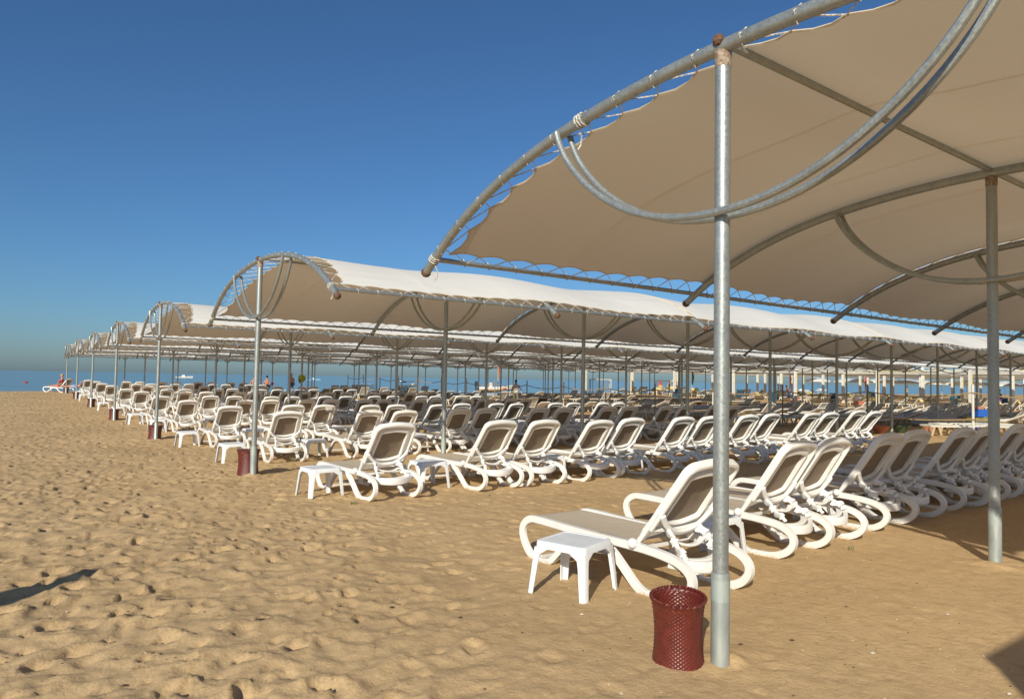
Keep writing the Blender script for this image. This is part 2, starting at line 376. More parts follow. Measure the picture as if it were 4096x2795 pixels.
def post_set(parent, x, zg, detail, first):
    P = link('post', POSTM[detail], parent, (x, 0, 0)); link('base_sleeve', SLEEVEM[detail], P, (0, 0, zg)); 
    if first or detail: link('weld_ring', WELDM, P, (0, 0, 0))
    P.rotation_euler = (random.gauss(0, .0022), random.gauss(0, .0022), random.uniform(0, 6))
    for s in (-.068, .068): link('curved_brace', BRACEM[detail], parent, (x+s, 0, 0))
    A = link('arch', ARCHM[detail], parent, (x, 0, 0))
    for s in (-1, 1): link('end_cap', CAPM, A, (0, s*(HW+.005), arcz(HW)))
    return P
def braceM(d):
    pts = [(0, 1.45*u, 2.585+.875*(.42*abs(u)**2.2+.58*(1-math.sqrt(max(0, 1-u*u*.985)))/.878)) for u in np.sin(np.linspace(-math.pi/2, math.pi/2, 41 if d else 21))]
    m = MB().tube(pts, .024, 10 if d else 6)
    return m.mesh(STEEL)
POSTM = [make_post(0), make_post(1)]
SLEEVEM = [MB().lathe([(.052, -1), (.052, .47), (.047, .48)], 14).mesh(SLEEVE), None]
sl = MB().lathe([(.053, -1), (.053, .50), (.0515, .515), (.046, .518)], 24)
sl.lathe([(.0535, .36), (.0536, .48)], 24, mi=1, caps=False)
SLEEVEM[1] = sl.mesh([SLEEVE, GREENP])
wm = MB()
wm.lathe([(.046, 3.46), (.0475, 3.47), (.0495, 3.495), (.047, 3.51), (.051, 3.535), (.047, 3.56)], 20)
WELDM = wm.mesh(WELD)
CAPM = MB().ball((0, 0, 0), .052, 7).mesh(RUST)
ARCHM = [MB().tube(arcpts(0, n=n), .043, k).mesh(STEEL) for n, k in ((25, 8), (49, 16))]
BRACEM = [braceM(0), braceM(1)]
YE = 3.40       # edge purlin offset
def knot(parent, x, y):
    pts = []; d = .05; ta = np.array((0, 1, (arcz(y+d)-arcz(y-d))/(2*d))); ta /= np.linalg.norm(ta); q1 = np.array((1., 0, 0)); q2 = np.cross(ta, q1)
    for i in range(30):
        a = i*2*math.pi/9; pts.append(np.array((x, y, arcz(y)))+ta*(i-15)*.0030+(q1*math.cos(a)+q2*math.sin(a))*.051)
    pts += [pts[-1]+q1*.03+np.array((0, 0, -.04)), pts[-1]+q1*.04+np.array((0, .02, -.10)), pts[-1]+np.array((.02, .03, -.14))]
    link('rope_knot', MB().tube(pts, .006, 5).mesh(ROPEM), parent)
def panel(x0, x1, mids, ins0, ins1, hi, sd=1.0):
    """fabric between arch x0 and x1, laced in; returns (fabric mesh, lacing mesh)"""
    step = .36; nx = (int((x1-x0)/step))*(6 if hi else 4)+1; ny = 61 if hi else 37
    ne = 20
    V = np.zeros((ny, nx, 3))
    vv = np.linspace(-1, 1, ny); uu = np.linspace(0, 1, nx)
    def e0(v, ins, sgn): # inset from the arch along X
        sc_ = abs(math.sin(math.pi*(v+1)/2*ne))
        return ins[0]+(ins[1]-ins[0])*max(0, math.cos(v*math.pi/2))**.6+(.06 if ins[1] > .1 else .022)*sc_
    def place(u, v):
        a0, a1 = x0+e0(v, ins0, 1), x1-e0(v, ins1, -1); x = a0+(a1-a0)*u
        base = x0+(x1-x0)*u
        k = abs(math.sin(math.pi*(base-x0)/step)); side = .03+sd*(.075+.032*k)
        y = v*(YE-side)
        ax = [x0]+mids+[x1]; sg = 0
        for p, q_ in zip(ax[:-1], ax[1:]):
            if p <= x <= q_: sg = math.sin(math.pi*(x-p)/(q_-p))**2
        ridge = math.exp(-(v/.12)**2)
        z = arcz(y)+.062-.085*sg*(1-.7*ridge)*(1-.35*abs(v)**3)
        d0 = min(x-x0, x1-x); 
        if ins0[1] > .12 and x-x0 < 1.6: z -= (.06 if ins0[1] > .3 else .085)*(1-(x-x0)/1.6)*(1-.8*ridge)
        return (x, y, z)
    for j, v in enumerate(vv):
        for i, u in enumerate(uu): V[j, i] = place(u, v)
    f = MB(); f.grid(V.reshape(-1, 3), ny, nx)
    # hem: a thin rolled edge
    loop = [V[0, i] for i in range(nx)]+[V[j, -1] for j in range(1, ny)]+[V[-1, i] for i in range(nx-2, -1, -1)]+[V[j, 0] for j in range(ny-2, 0, -1)]
    f.tube(np.array(loop), .009 if hi else .012, 4, closed=True)
    rr = .0055 if hi else .007; ns = 4 if hi else 3; cords = []
    n = int((x1-x0)/step)
    for sgn in (-1, 1):
        pts = []
        for i in range(n+1):
            u = min(max(i*step/(x1-x0), .008), .995); P = np.array(place(u, sgn)); pts.append(P)
            if i == n: break
            xq = P[0]+step*.45; zc = arcz(YE)+.005; r_ = .036
            pts += [(xq, sgn*(YE-r_), zc+.005), (xq+.01, sgn*YE, zc+r_), (xq+.02, sgn*(YE+r_), zc), (xq+.03, sgn*YE, zc-r_), (xq+.045, sgn*(YE-r_), zc)]
        cords.append(MB().tube(pts, rr, ns).mesh(ROPEM))
    for xe, u in ((x0, 0), (x1, 1)):
        pts = []; s = 1 if u == 0 else -1
        for i in range(0, ne+1):
            P = np.array(place(u, max(-.995, min(.995, -1+2*i/ne)))); pts.append(P)
            if i == ne: break
            tv = (-1+2*(i+.5)/ne)*YE; r_ = .052
            def q3(a, dy): zz = arcz(tv+dy); return (xe+s*r_*math.cos(a), tv+dy, zz+r_*math.sin(a))
            pts += [q3(0, 0), q3(1.57, .01), q3(3.14, .02), q3(4.71, .03), q3(6.28, .04)]
        cords.append(MB().tube(pts, rr, ns).mesh(ROPEM))
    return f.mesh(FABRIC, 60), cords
def purlins(parent, xa, xb, hi):
    for y, z in ((-YE, arcz(YE)+.005), (YE, arcz(YE)+.005)):
        k = 10 if hi else 6
        link('edge_purlin', MB().tube([(xa, y, z), (xb, y, z)], .026, k).mesh(STEEL), parent)
    rp = link('ridge_purlin', MB().tube([(xa-.03, 0, APEX+.028), (xb, 0, APEX+.028)], .026, 10 if hi else 6).mesh(STEEL), parent)
    link('end_cap', MB().ball((0, 0, 0), .036, 6).mesh(RUST), rp, (xa-.04, 0, APEX+.028))
def canopy_xs(x0, n, first=None):
    return [x0]+([first] if first else [x0+SB])+[SB*k for k in range(2, n)]
NP = 15
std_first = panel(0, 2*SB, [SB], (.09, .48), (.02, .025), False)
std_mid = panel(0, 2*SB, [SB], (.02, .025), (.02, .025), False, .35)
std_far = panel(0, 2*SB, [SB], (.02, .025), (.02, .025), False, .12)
labels = ['beige fabric vaulted canopy nearest the camera, filling the upper right', 'white vaulted fabric canopy second from the camera, its near slope sunlit',
 'third vaulted canopy from the camera, behind the second one', 'fourth vaulted canopy from the camera, counting towards the sea', 'fifth vaulted canopy from the camera, counting towards the sea',
 'sixth vaulted canopy from the camera, last but one before the sea', 'seventh and farthest vaulted canopy, closest to the sea at left']
for j in range(7):
    hi = j < 1
    if j == 0: px = [-.104, 3.842]+[7.53+3.72*k for k in range(0, 8)]
    else: px = [SB*k for k in range(NP)]
    r = empty('shade_canopy', (0, j*SA, 0)); tag(r, labels[j], 'canopy', 'vaulted fabric canopies in rows')
    for ky in ((-HW+.16, HW-.16, 1.25) if j == 0 else (-HW+.2, HW-.2)): knot(r, px[0], ky)
    for k, x in enumerate(px): post_set(r, x, gz(x, j*SA)+(.0 if j else 0), 1 if j < 2 else 0, k < 1)
    purlins(r, px[0], px[-1]+.35, j < 2)
    k = 0
    while k+2 < len(px):
        if j == 0:
            fm, lm = panel(px[k], px[k+2], [px[k+1]], (.11, .17) if k == 0 else (.02, .03), (.02, .03), True, 1 if k == 0 else .6)
            link('fabric_panel', fm, r); [link('lacing_cord', q_, r) for q_ in lm]
        elif j == 1 and k == 0:
            fm, lm = panel(0, 2*SB, [SB], (.11, .40), (.02, .03), True); link('fabric_panel', fm, r); [link('lacing_cord', q_, r) for q_ in lm]
        else:
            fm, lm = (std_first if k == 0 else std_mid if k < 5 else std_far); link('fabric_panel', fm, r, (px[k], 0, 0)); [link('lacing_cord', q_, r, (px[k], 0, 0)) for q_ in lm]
        k += 2

# ---------------------------------------------------------------- taupe sun lounger
def lounger_meshes():
    out = {}
    f = MB(); rail = [(-.023, -.033), (.023, -.033), (.023, .024), (.015, .033), (-.015, .033), (-.023, .024)]
    legp = [(-.027, -.030), (.027, -.030), (.027, .022), (.019, .030), (-.019, .030), (-.027, .022)]
    top = spline([(.44, .028), (.25, .035), (.11, .085), (.035, .165), (.045, .25), (.15, .318), (.35, .352), (.6, .365), (1.0, .368), (1.4, .376), (1.80, .388), (1.93, .375), (2.02, .31), (2.035, .22), (1.97, .11), (1.86, .035), (1.74, .022)], 5)
    leg = spline([(.28, .016), (.44, .022), (.56, .065), (.70, .18), (.84, .29), (.98, .345), (1.10, .352), (1.24, .33), (1.38, .25), (1.52, .13), (1.63, .045), (1.78, .018), (1.84, .022)], 5)
    for s in (-1, 1):
        f.sweep([(s*.338, y, z) for y, z in top], rail, upv=(1, 0, 0) if 0 else None)
        f.sweep([(s*.340, y, z) for y, z in leg], legp)
    # front and middle cross rails, rear smile bar
    f.sweep([(x, 1.965+.03*(1-(x/.33)**2), .355-.02*(1-(x/.33)**2)) for x in np.linspace(-.33, .33, 9)], rrect(.05, .05, .012), upv=(0, 0, 1))
    for y, z in ((1.15, .335), (.62, .335)): f.box((0, y, z), (.64, .045, .03))
    f.box((0, 1.80, .05), (.62, .03, .03)); 
    f.sweep([(x, .26-.17*(1-(x/.325)**2), .305-.045*(1-(x/.325)**2)) for x in np.linspace(-.325, .325, 17)], rrect(.045, .085, .012), upv=(0, 0, 1))
    f.sweep([(x, .30-.13*(1-(x/.325)**2), .335-.04*(1-(x/.325)**2)) for x in np.linspace(-.325, .325, 17)], rrect(.06, .03, .010), upv=(0, 0, 1))
    for s in (-1, 1): f.box((s*.30, 1.28, .378), (.035, 1.34, .022))
    out['frame'] = f.mesh(PLAST)
    # seat sling
    g = MB(); nyy = 22; V = []
    for j in range(nyy):
        y = .60+1.40*j/(nyy-1)
        zc = .395+.010*(y-.6)/1.4; 
        if y > 1.90: zc -= (y-1.90)**2*2.2
        for x in np.linspace(-.292, .292, 7): V.append((x, y, zc-.010*(1-(x/.292)**2)*(math.sin(math.pi*min(1, (y-.6)/1.3)))))
    g.grid(V, nyy, 7); out['seat_sling'] = g.mesh(SLING, 60)
    # backrest
    py, pz = .58, .395; ty, tz = .075, 1.045; Lb = math.hypot(ty-py, tz-pz); by, bz = (ty-py)/Lb, (tz-pz)/Lb; ny, nz = -bz, by   # rear normal
    if ny > 0: ny, nz = -ny, -nz
    def W(a, bb, n): return (a, py+by*bb+ny*n, pz+bz*bb+nz*n)
    def contour(wb, wt, b0, b1, rb, rt_, bow0, bow1, k=6, side=8):
        pts = []
        def corner(cx, cy, r, a0):
            for i in range(k+1):
                a = R(a0+90*i/k); pts.append((cx+r*math.cos(a), cy+r*math.sin(a)))
        def edge(p, q_, bow, n):
            for i in range(1, n):
                t = i/n; pts.append((p[0]+(q_[0]-p[0])*t, p[1]+(q_[1]-p[1])*t+bow*math.sin(math.pi*t)))
        corner(wt-rt_, b1-rt_, rt_, 0); edge((wt-rt_, b1), (-wt+rt_, b1), bow1, side)
        corner(-wt+rt_, b1-rt_, rt_, 90); edge((-wt, b1-rt_), (-wb, b0+rb), 0, side)
        corner(-wb+rb, b0+rb, rb, 180); edge((-wb+rb, b0), (wb-rb, b0), -bow0, side)
        corner(wb-rb, b0+rb, rb, 270); edge((wb, b0+rb), (wt, b1-rt_), 0, side)
        return np.array(pts)
    co = contour(.322, .305, .150, Lb, .03, .10, .02, .022); ci = contour(.205, .190, .235, Lb-.150, .03, .03, .04, .022)
    prof = [(0, -.012), (0, .044), (.06, .052), (.19, .054), (.24, .046), (.27, .014), (.66, .008), (.70, .032), (.74, .036), (.93, .036), (1, .028), (1, -.002), (.5, -.012)]
    B = MB(); n = len(co); V = []
    for d, nn in prof:
        c = co*(1-d)+ci*d
        V += [W(a, bb, nn) for a, bb in c]
    F = []
    for i in range(len(prof)):
        i2 = (i+1) % len(prof)
        for q_ in range(n):
            r = (q_+1) % n; F.append((i*n+q_, i*n+r, i2*n+r, i2*n+q_))
    B.add(V, F)
    # side arms down to the pivots, and the smile shaped shelf
    for s in (-1, 1):
        pa = [W(s*.300, bb, nn) for bb, nn in ((.34, .012), (.24, .014), (.12, .012), (0, .0), (-.03, -.006))]
        B.sweep(pa, rrect(.040, .066, .010), upv=(1, 0, 0), scale=[(1, 1), (1, 1.05), (1, 1), (.95, .8), (.9, .5)])
        B.sweep([W(s*.285, bb, nn) for bb, nn in ((.26, .0), (.14, -.005), (.04, -.01))], rrect(.028, .10, .012), upv=(1, 0, 0), scale=[(1, .8), (1, 1), (1, .5)])
    sm = [W(a, .335-.165*(1-(abs(a)/.30)**2.4), .052+.045*(1-(a/.30)**2)) for a in np.linspace(-.30, .30, 21)]
    B.sweep(sm, rrect(.046, .034, .009), upv=(0, ny, nz))
    for k in range(15):
        a = -.24+.48*k/14; B.box(W(a, Lb-.034+.02*math.cos(a*5), .049), (.012, .006, .006))
    out['backrest'] = B.mesh(PLAST)
    for nm, s in (('pivot_knob', -1), ('pivot_knob2', 1)):
        K = MB(); K.ball((s*.378, .575, .395), .040, 8); K.box((s*.345, .575, .39), (.04, .03, .03)); out[nm] = K.mesh(PLAST)
    A = MB()
    for s in (-1, 1):
        p0 = np.array(W(s*.17, .185, .085)); p3 = np.array((s*.215, .18, .315))
        pts = spline([p0, p0*.72+p3*.28+[s*.012, -.015, .012], p0*.45+p3*.55+[s*.0, .012, -.008], p0*.2+p3*.8+[s*.014, -.010, .012], p3], 5)
        A.sweep(pts, rrect(.030, .066, .008), upv=(0, .6, .8), scale=[(1, 1+.22*math.sin(i*1.35)) for i in range(len(pts))])
        for k in range(3):
            c = p0*(.75-.22*k)+p3*(.25+.22*k); A.box(c+[-s*.017, .0, .012], (.020, .022, .016), Matrix.Rotation(.7, 3, 'X'))
    A.sweep([(x, .33-.03*(1-(x/.16)**2), .42-.035*(1-(x/.16)**2)) for x in np.linspace(-.155, .155, 9)], rrect(.05, .02, .006), upv=(0, 0, 1))
    out['support_arm'] = A.mesh(PLAST)
    g = MB(); c = contour(.215, .200, .225, Lb-.14, .03, .03, .04, .022); cen = W(0, (Lb+.1)/2, -.006)
    N = len(c); V = [cen]; F = []
    for sc_ in (.35, .7, 1):
        V += [W(a*sc_, (Lb+.1)/2+(bb-(Lb+.1)/2)*sc_, -.004-.014*(1-sc_*sc_)) for a, bb in c]
    for q_ in range(N):
        r = (q_+1) % N; F.append((0, 1+q_, 1+r)); F.append((1+q_, 1+N+q_, 1+N+r, 1+r)); F.append((1+N+q_, 1+2*N+q_, 1+2*N+r, 1+N+r))
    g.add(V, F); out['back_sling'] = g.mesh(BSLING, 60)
    return out
LM = lounger_meshes()
def new_lounger():
    r = empty('sun_lounger', (0, 0, 0))
    link('frame', LM['frame'], r); link('seat_sling', LM['seat_sling'], r)
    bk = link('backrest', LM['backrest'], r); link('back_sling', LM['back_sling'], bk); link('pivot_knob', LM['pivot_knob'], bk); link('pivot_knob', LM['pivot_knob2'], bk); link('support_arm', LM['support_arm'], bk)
    return r
proto = new_lounger(); used = [False]
def place_lounger(x, y, rz, label, group='white loungers with taupe slings'):
    o = proto if not used[0] else copy_tree(proto); used[0] = True
    if o is not proto:
        bk = [c for c in KIDS[o.name] if c.name.startswith('backrest')][0]; an = random.choice([0, 0, 0, random.gauss(0, .022)]); an = max(-.045, min(.045, an))-(.075 if y < 2 else 0)
        bk.rotation_euler = (an, 0, 0); bk.location = (0, .58-(.58*math.cos(an)-.395*math.sin(an)), .395-(.58*math.sin(an)+.395*math.cos(an)))
    z = min(gs(x-.33, y+.4), gs(x+.33, y+.4), gs(x, y+.4)); z2 = min(gs(x-.33, y+1.75), gs(x+.33, y+1.75))
    zz = (z*1.0+z2)/2; o.location = (x, y, zz+.006); o.rotation_euler = (math.atan2(z2-z, 1.35), 0, rz)
    tag(o, label, 'sun lounger', group); return o

# ---------------------------------------------------------------- white tables
def table_meshes():
    t = MB(); h = .395
    def ring(w_, r, z): return [(a, b_, z) for a, b_ in rrect(w_, w_, r, 5)]
    rings = [ring(.452, .05, h-.055), ring(.446, .048, h-.012), ring(.438, .045, h-.003), ring(.424, .04, h), ring(.395, .03, h), ring(.388, .03, h-.004)]
    n = len(rings[0]); V = [p for r_ in rings for p in r_]; F = []
    for i in range(len(rings)-1):
        for q_ in range(n): r_ = (q_+1) % n; F.append((i*n+q_, i*n+r_, (i+1)*n+r_, (i+1)*n+q_))
    F.append(tuple((len(rings)-1)*n+q_ for q_ in range(n)))
    t.add(V, F)
    inn = [ring(.436, .044, h-.055), ring(.43, .044, h-.014)]; V = [p for r_ in inn for p in r_]
    t.add(V, [(q_, n+q_, n+(q_+1) % n, (q_+1) % n) for q_ in range(n)]+[tuple(n+q_ for q_ in range(n))[::-1]])
    t.add([p for p in rings[0]]+[p for p in inn[0]], [((q_+1) % n, q_, n+q_, n+(q_+1) % n) for q_ in range(n)])
    top = t.mesh(TABLE)
    l = MB(); V = []; N = 9
    prof = []
    for i in range(N):
        s = i/(N-1); z = h-.05-(h-.05+.05)*s
        arm = .042*(1-.35*s)+.075*max(0, 1-s*6)**2
        o = .228+.036*s; tk = .009
        c = .02
        pr = [(o, o-c-arm), (o, o-c), (o-c*.3, o-c*.3), (o-c, o), (o-c-arm, o), (o-c-arm, o-tk), (o-c, o-tk), (o-tk-c*.3, o-tk-c*.3), (o-tk, o-c), (o-tk, o-c-arm)]
        prof.append([(a, b_, z) for a, b_ in pr])
    m = len(prof[0]); V = [p for r_ in prof for p in r_]
    F = [(i*m+q_, i*m+(q_+1) % m, (i+1)*m+(q_+1) % m, (i+1)*m+q_) for i in range(N-1) for q_ in range(m)]
    F.append(tuple((N-1)*m+q_ for q_ in range(m)))
    l.add(V, F); return top, l.mesh(TABLE, 25)
TT, TLG = table_meshes()
tproto = empty('side_table', (0, 0, 0)); link('table_top', TT, tproto)
for k in range(4):
    g_ = link('leg', TLG, tproto); g_.rotation_euler[2] = k*math.pi/2
tused = [False]
def place_table(x, y, rz, label):
    o = tproto if not tused[0] else copy_tree(tproto); tused[0] = True
    o.location = (x, y, min(gs(x-.2, y), gs(x+.2, y), gs(x, y+.2), gs(x, y-.2))+.012); o.rotation_euler = (0, 0, rz); tag(o, label, 'side table', 'low white plastic side tables')
    return o

# rows of loungers: (rear Y, first table x, lounger xs)
def pairs(first, starts, gap, n, j=.05):
    out = [first] if first is not None else []
    for s in starts: out += [s, s+gap]
    return out[:n]
rows = [(.60, [(.91, .12), (2.74, .48), (3.46, .52), (4.80, .62), (5.52, .62), (6.88, .64), (7.55, .6), (8.75, .62), (9.45, .6), (10.8, .6), (11.5, .6), (12.9, .6), (13.6, .6)]),
        (5.93, [(.87, 0), (2.62, 0), (3.50, .03), (4.78, .1), (5.56, .1), (6.92, .1), (7.72, .1), (9.03, .15), (9.83, .15), (11.4, .15), (12.15, .15), (13.55, .2), (14.3, .2)]),
        (11.45, [(1.2, 0), (3.0, 0), (3.85, 0), (5.33, 0), (6.1, 0), (7.75, 0), (8.6, 0), (10.2, 0), (11.05, 0), (12.6, 0), (13.5, 0), (14.95, 0), (15.9, 0)]),
        (15.6, [(1.1, 0), (2.7, 0), (3.55, 0), (4.9, 0), (5.72, 0), (7.1, 0), (7.95, 0), (9.26, 0), (10.07, 0), (11.73, 0), (12.53, 0), (13.94, 0), (14.72, 0)])]
for k, yb in enumerate((21.5, 25.3, 31.0, 34.9, 40.6, 44.7, 50.2)):
    first = random.uniform(1.0, 1.3); L = [(first, 0)]; s = first+1.75
    for q_ in range(6 if k < 5 else 4):
        L += [(s+random.gauss(0, .05), random.gauss(0, .08)), (s+.84+random.gauss(0, .03), random.gauss(0, .08))]; s += 2.22+random.gauss(0, .06)
    rows.append((yb, L))
tabx = {0: [(.19, 1.60, .30)], 1: [(.16, 6.98, .05), (1.83, 6.88, .02)], 2: [(.30, 12.3, .03), (2.1, 12.55, 0)], 3: [(.32, 16.75, .05)]}
for ri, (yb, L) in enumerate(rows):
    ro = ORD[ri+1]
    for li, (x, dy) in enumerate(L):
        rz = random.gauss(0, .03) if ri+li else .0
        if ri == 0 and li == 1: rz = .05
        if ri == 0 and li == 0: lab = 'white lounger with taupe sling nearest the camera, behind the woven basket'
        elif ri == 0: lab = '%s lounger from the left in the front row under the nearest canopy' % ORD[li+1]
        else: lab = '%s taupe-backed white lounger from the left in the %s row from the camera' % (ORD[li+1], ro)
        place_lounger(x, yb+dy, rz, lab)
    tb = list(tabx.get(ri, [(L[0][0]-.80+random.gauss(0, .06), yb+.95+random.gauss(0, .2), random.gauss(0, .05))]))
    start = 1 if ri not in (1, 2) else 2
    xsr = [a for a, _ in L]
    if len(tb) < 2: tb.append(((xsr[0]+xsr[1])/2, yb+1.0, 0))
    for q_ in range(2, len(xsr)-1, 2): tb.append(((xsr[q_]+xsr[q_+1])/2, yb+L[q_][1]+.98+random.gauss(0, .08), random.gauss(0, .05)))
    for ti, (x, y, rz) in enumerate(tb):
        if ri == 0 and ti == 0: lab = 'square white plastic table nearest the camera, left of the woven basket'
        else: lab = '%s low white plastic table from the left, in the %s row of loungers' % (ORD[ti+1], ro)
        place_table(x, y, rz, lab)

# ---------------------------------------------------------------- woven baskets
def basket_mesh():
    n, m = 168, 108; H = .385; V = []
    def rad(t): return .134+.018*abs(2*t-.95)**2+(.005 if t > .97 else 0)
    for layer in (0, 1):
        for j in range(m+1):
            t = j/m; z = t*H; row = j//3; fj = math.sin(math.pi*((j % 3)+.5)/3)
            for i in range(n):
                a = 2*math.pi*i/n; r = rad(t); band = t > .88 or t < .05 or .72 < t < .77
                if band: d = .0022*math.sin(i*math.pi/3+row*2.1)+.0022*(fj-.5)
                else:
                    cell = (i//3+row) % 2; fi = math.sin(math.pi*((i % 3)+.5)/3)
                    d = (.0026*fi if cell else -.0020)*(.4+.6*fj)+.0016*(fj-.6)
                if layer: r = r-.008; d = -d
                V.append(((r+d)*math.cos(a), (r+d)*math.sin(a), z))
    F = []; o = (m+1)*n
    for j in range(m):
        for i in range(n):
            k = (i+1) % n; F.append((j*n+i, j*n+k, (j+1)*n+k, (j+1)*n+i)); F.append((o+j*n+k, o+j*n+i, o+(j+1)*n+i, o+(j+1)*n+k))
    b = MB(); b.add(V, F)
    b.lathe([(.138, .012), (.0005, .012)], 24, caps=False)
    body = b.mesh(WICK, 70)
    r = MB()
    for q_ in range(2):
        pts = []
        for i in range(192):
            a = 2*math.pi*i/192; ph = i*2*math.pi/8+q_*math.pi
            rr = rad(.99)-.004+.006*math.cos(ph); pts.append((rr*math.cos(a), rr*math.sin(a), H+.004+.006*math.sin(ph)))
        r.tube(pts, .0055, 5, closed=True)
    return body, r.mesh(WICK, 60)
BM, BR = basket_mesh()
bproto = empty('woven_basket', (0, 0, 0)); link('basket_body', BM, bproto); link('woven_rim', BR, bproto); bused = [False]
blab = ['dark red woven basket nearest the camera, against the first end post', 'dark red woven basket at the second end post from the camera', 'dark red woven basket at the third end post from the camera', 'dark red woven basket at the fourth end post, counting away from the camera',
        'dark red woven basket at the fifth end post, counting away from the camera', 'dark red woven basket at the sixth end post, last but one before the sea', 'dark red woven basket at the farthest end post beside the sea']
BPOS = [(-.245, .185), (-.02, 9.93), (.0, 19.6), (.02, 29.35), (.02, 39.0), (0, 48.7), (.0, 58.4)]
for j, (x, y) in enumerate(BPOS):
    o = bproto if not j else copy_tree(bproto)
    o.location = (x, y, gs(x, y)-.02); o.rotation_euler = (.05 if j == 0 else random.gauss(0, .03), -.07 if j == 0 else random.gauss(0, .03), random.uniform(0, 6)*(1 if j else 0)); tag(o, blab[j], 'basket', 'dark red woven baskets by the posts')
    if j: s_ = 1.2; o.scale = (s_, s_, 1.08)

# ---------------------------------------------------------------- plain white loungers beyond
def plain_meshes(backang):
    out = {}
    b = MB()
    for s in (-1, 1): b.box((s*.31, .98, .335), (.045, 1.24, .06))
    b.box((0, 1.60, .335), (.62, .06, .05)); b.box((0, .38, .325), (.62, .05, .05))
    for k in range(15): b.box((0, .44+k*.077, .345), (.60, .054, .018))
    out['bed'] = b.mesh(PLAIN)
    k_ = MB(); ca, sa = math.cos(backang), math.sin(backang)
    def P(v, n): return (0, .36-ca*v+sa*n*0-0*n, .335+sa*v+ca*n)
    rot = Matrix.Rotation(-backang, 3, 'X')
    for s in (-1, 1):
        c = P(.33, 0); k_.box((s*.30, c[1], c[2]), (.045, .70, .045), rot)
    c = P(.67, 0); k_.box(c, (.60, .06, .05), rot)
    for k in range(8):
        c = P(.06+k*.077, .006); k_.box(c, (.58, .054, .016), rot)
    out['backrest'] = k_.mesh(PLAIN)
    l = MB(); 
    for y0, y1 in ((.30, .12), (1.45, 1.68)):
        pass
    for s in (-1, 1):
        l.sweep([(s*.30, 0, .33), (s*.30, 0, .17), (s*.30, 0, .0)], rrect(.045, .06, .01), upv=(0, 1, 0))
    out['leg'] = None
    lg = MB(); lg.box((0, 0, -.165), (.04, .065, .35), Matrix.Rotation(.33, 3, 'X')); out['leg'] = lg.mesh(PLAIN)
    return out
PM = [plain_meshes(a) for a in (.05, .42, .9)]
def joined(pm):
    b = MB()
    for nm, tr_ in (('bed', None), ('backrest', None)):
        me_ = pm[nm]; b.add([v.co[:] for v in me_.vertices], [tuple(p.vertices) for p in me_.polygons])
    for s in (-1, 1):
        for y, a in ((.52, -.33), (.66, .33), (1.38, -.33), (1.52, .33)):
            b.box((s*.29, y+(.055 if a > 0 else -.055), .165), (.04, .06, .345), Matrix.Rotation(a, 3, 'X'))
    return b
PJ = [joined(p).mesh(PLAIN, 30) for p in PM]
PJC = [joined(p).mesh(CREAMW, 30) for p in PM]
pproto = []
for v in range(3):
    r = empty('plastic_lounger', (0, 0, -50)); link('bed', PM[v]['bed'], r); link('backrest', PM[v]['backrest'], r)
    for s in (-1, 1):
        for y, a in ((.50, 0), (.62, 1), (1.40, 0), (1.54, 1)):
            q_ = link('leg', PM[v]['leg'], r, (s*.29, y, .33)); q_.rotation_euler = (-.62 if a == 0 else 0, 0, 0)
    pproto.append([r, False])
def place_plain(x, y, rz, label, v=0, near=False, cream=False, group='plain white plastic loungers beyond the rope fence'):
    if near:
        pr = pproto[v]; o = pr[0] if not pr[1] else copy_tree(pr[0]); pr[1] = True
    else: o = link('plastic_lounger', (PJC if cream else PJ)[v])
    o.location = (x, y, gz(x, y)+.01); o.rotation_euler = (0, 0, rz); tag(o, label, 'sun lounger', group)
    return o
# a pair in front of the fence, sunlit
for i, (x, y, rz, v) in enumerate([(23.9, 7.65, .98, 0), (25.6, 8.1, 1.0, 0), (24.6, 6.0, .12, 1), (25.4, 6.2, .1, 1), (26.5, 6.3, .05, 2)]):
    place_plain(x, y, rz, ['flat white plastic lounger in the sun just left of the white rope post', 'flat white plastic lounger directly behind the one by the white rope post', 'plain white lounger right of the white rope post, back slightly raised',
      'second plain white lounger to the right of the white rope post', 'third plain white lounger right of the rope post, back raised steeply'][i], v, True)
nr = 0
prow = [(8.6, 27.8, 15), (11.7, 24.6, 18), (14.6, 21.5, 20), (17.6, 23.6, 20), (21.0, 21.8, 20), (24.6, 23.8, 20), (28.5, 19, 21), (33.0, 20, 20), (37.5, 18.5, 20), (42.5, 18.5, 20), (47.0, 17, 18), (52.0, 15, 15)]
for ri, (yb, x0, n) in enumerate(prow):
    x = x0
    for k in range(n):
        x += random.choice([.78, 1.25, .82, 1.6, .8])*random.uniform(.95, 1.1)
        v = random.choice([0, 0, 1, 1, 1, 2]) if ri % 2 else random.choice([0, 1, 0, 1, 2])
        place_plain(x, yb+random.gauss(0, .18), random.gauss(0, .07)+(random.random() < .06)*.4, '%s plain white lounger from the left in the %s plain row past the rope fence' % (ORD[k+1], ORD[ri+1]), v, ri < 2)
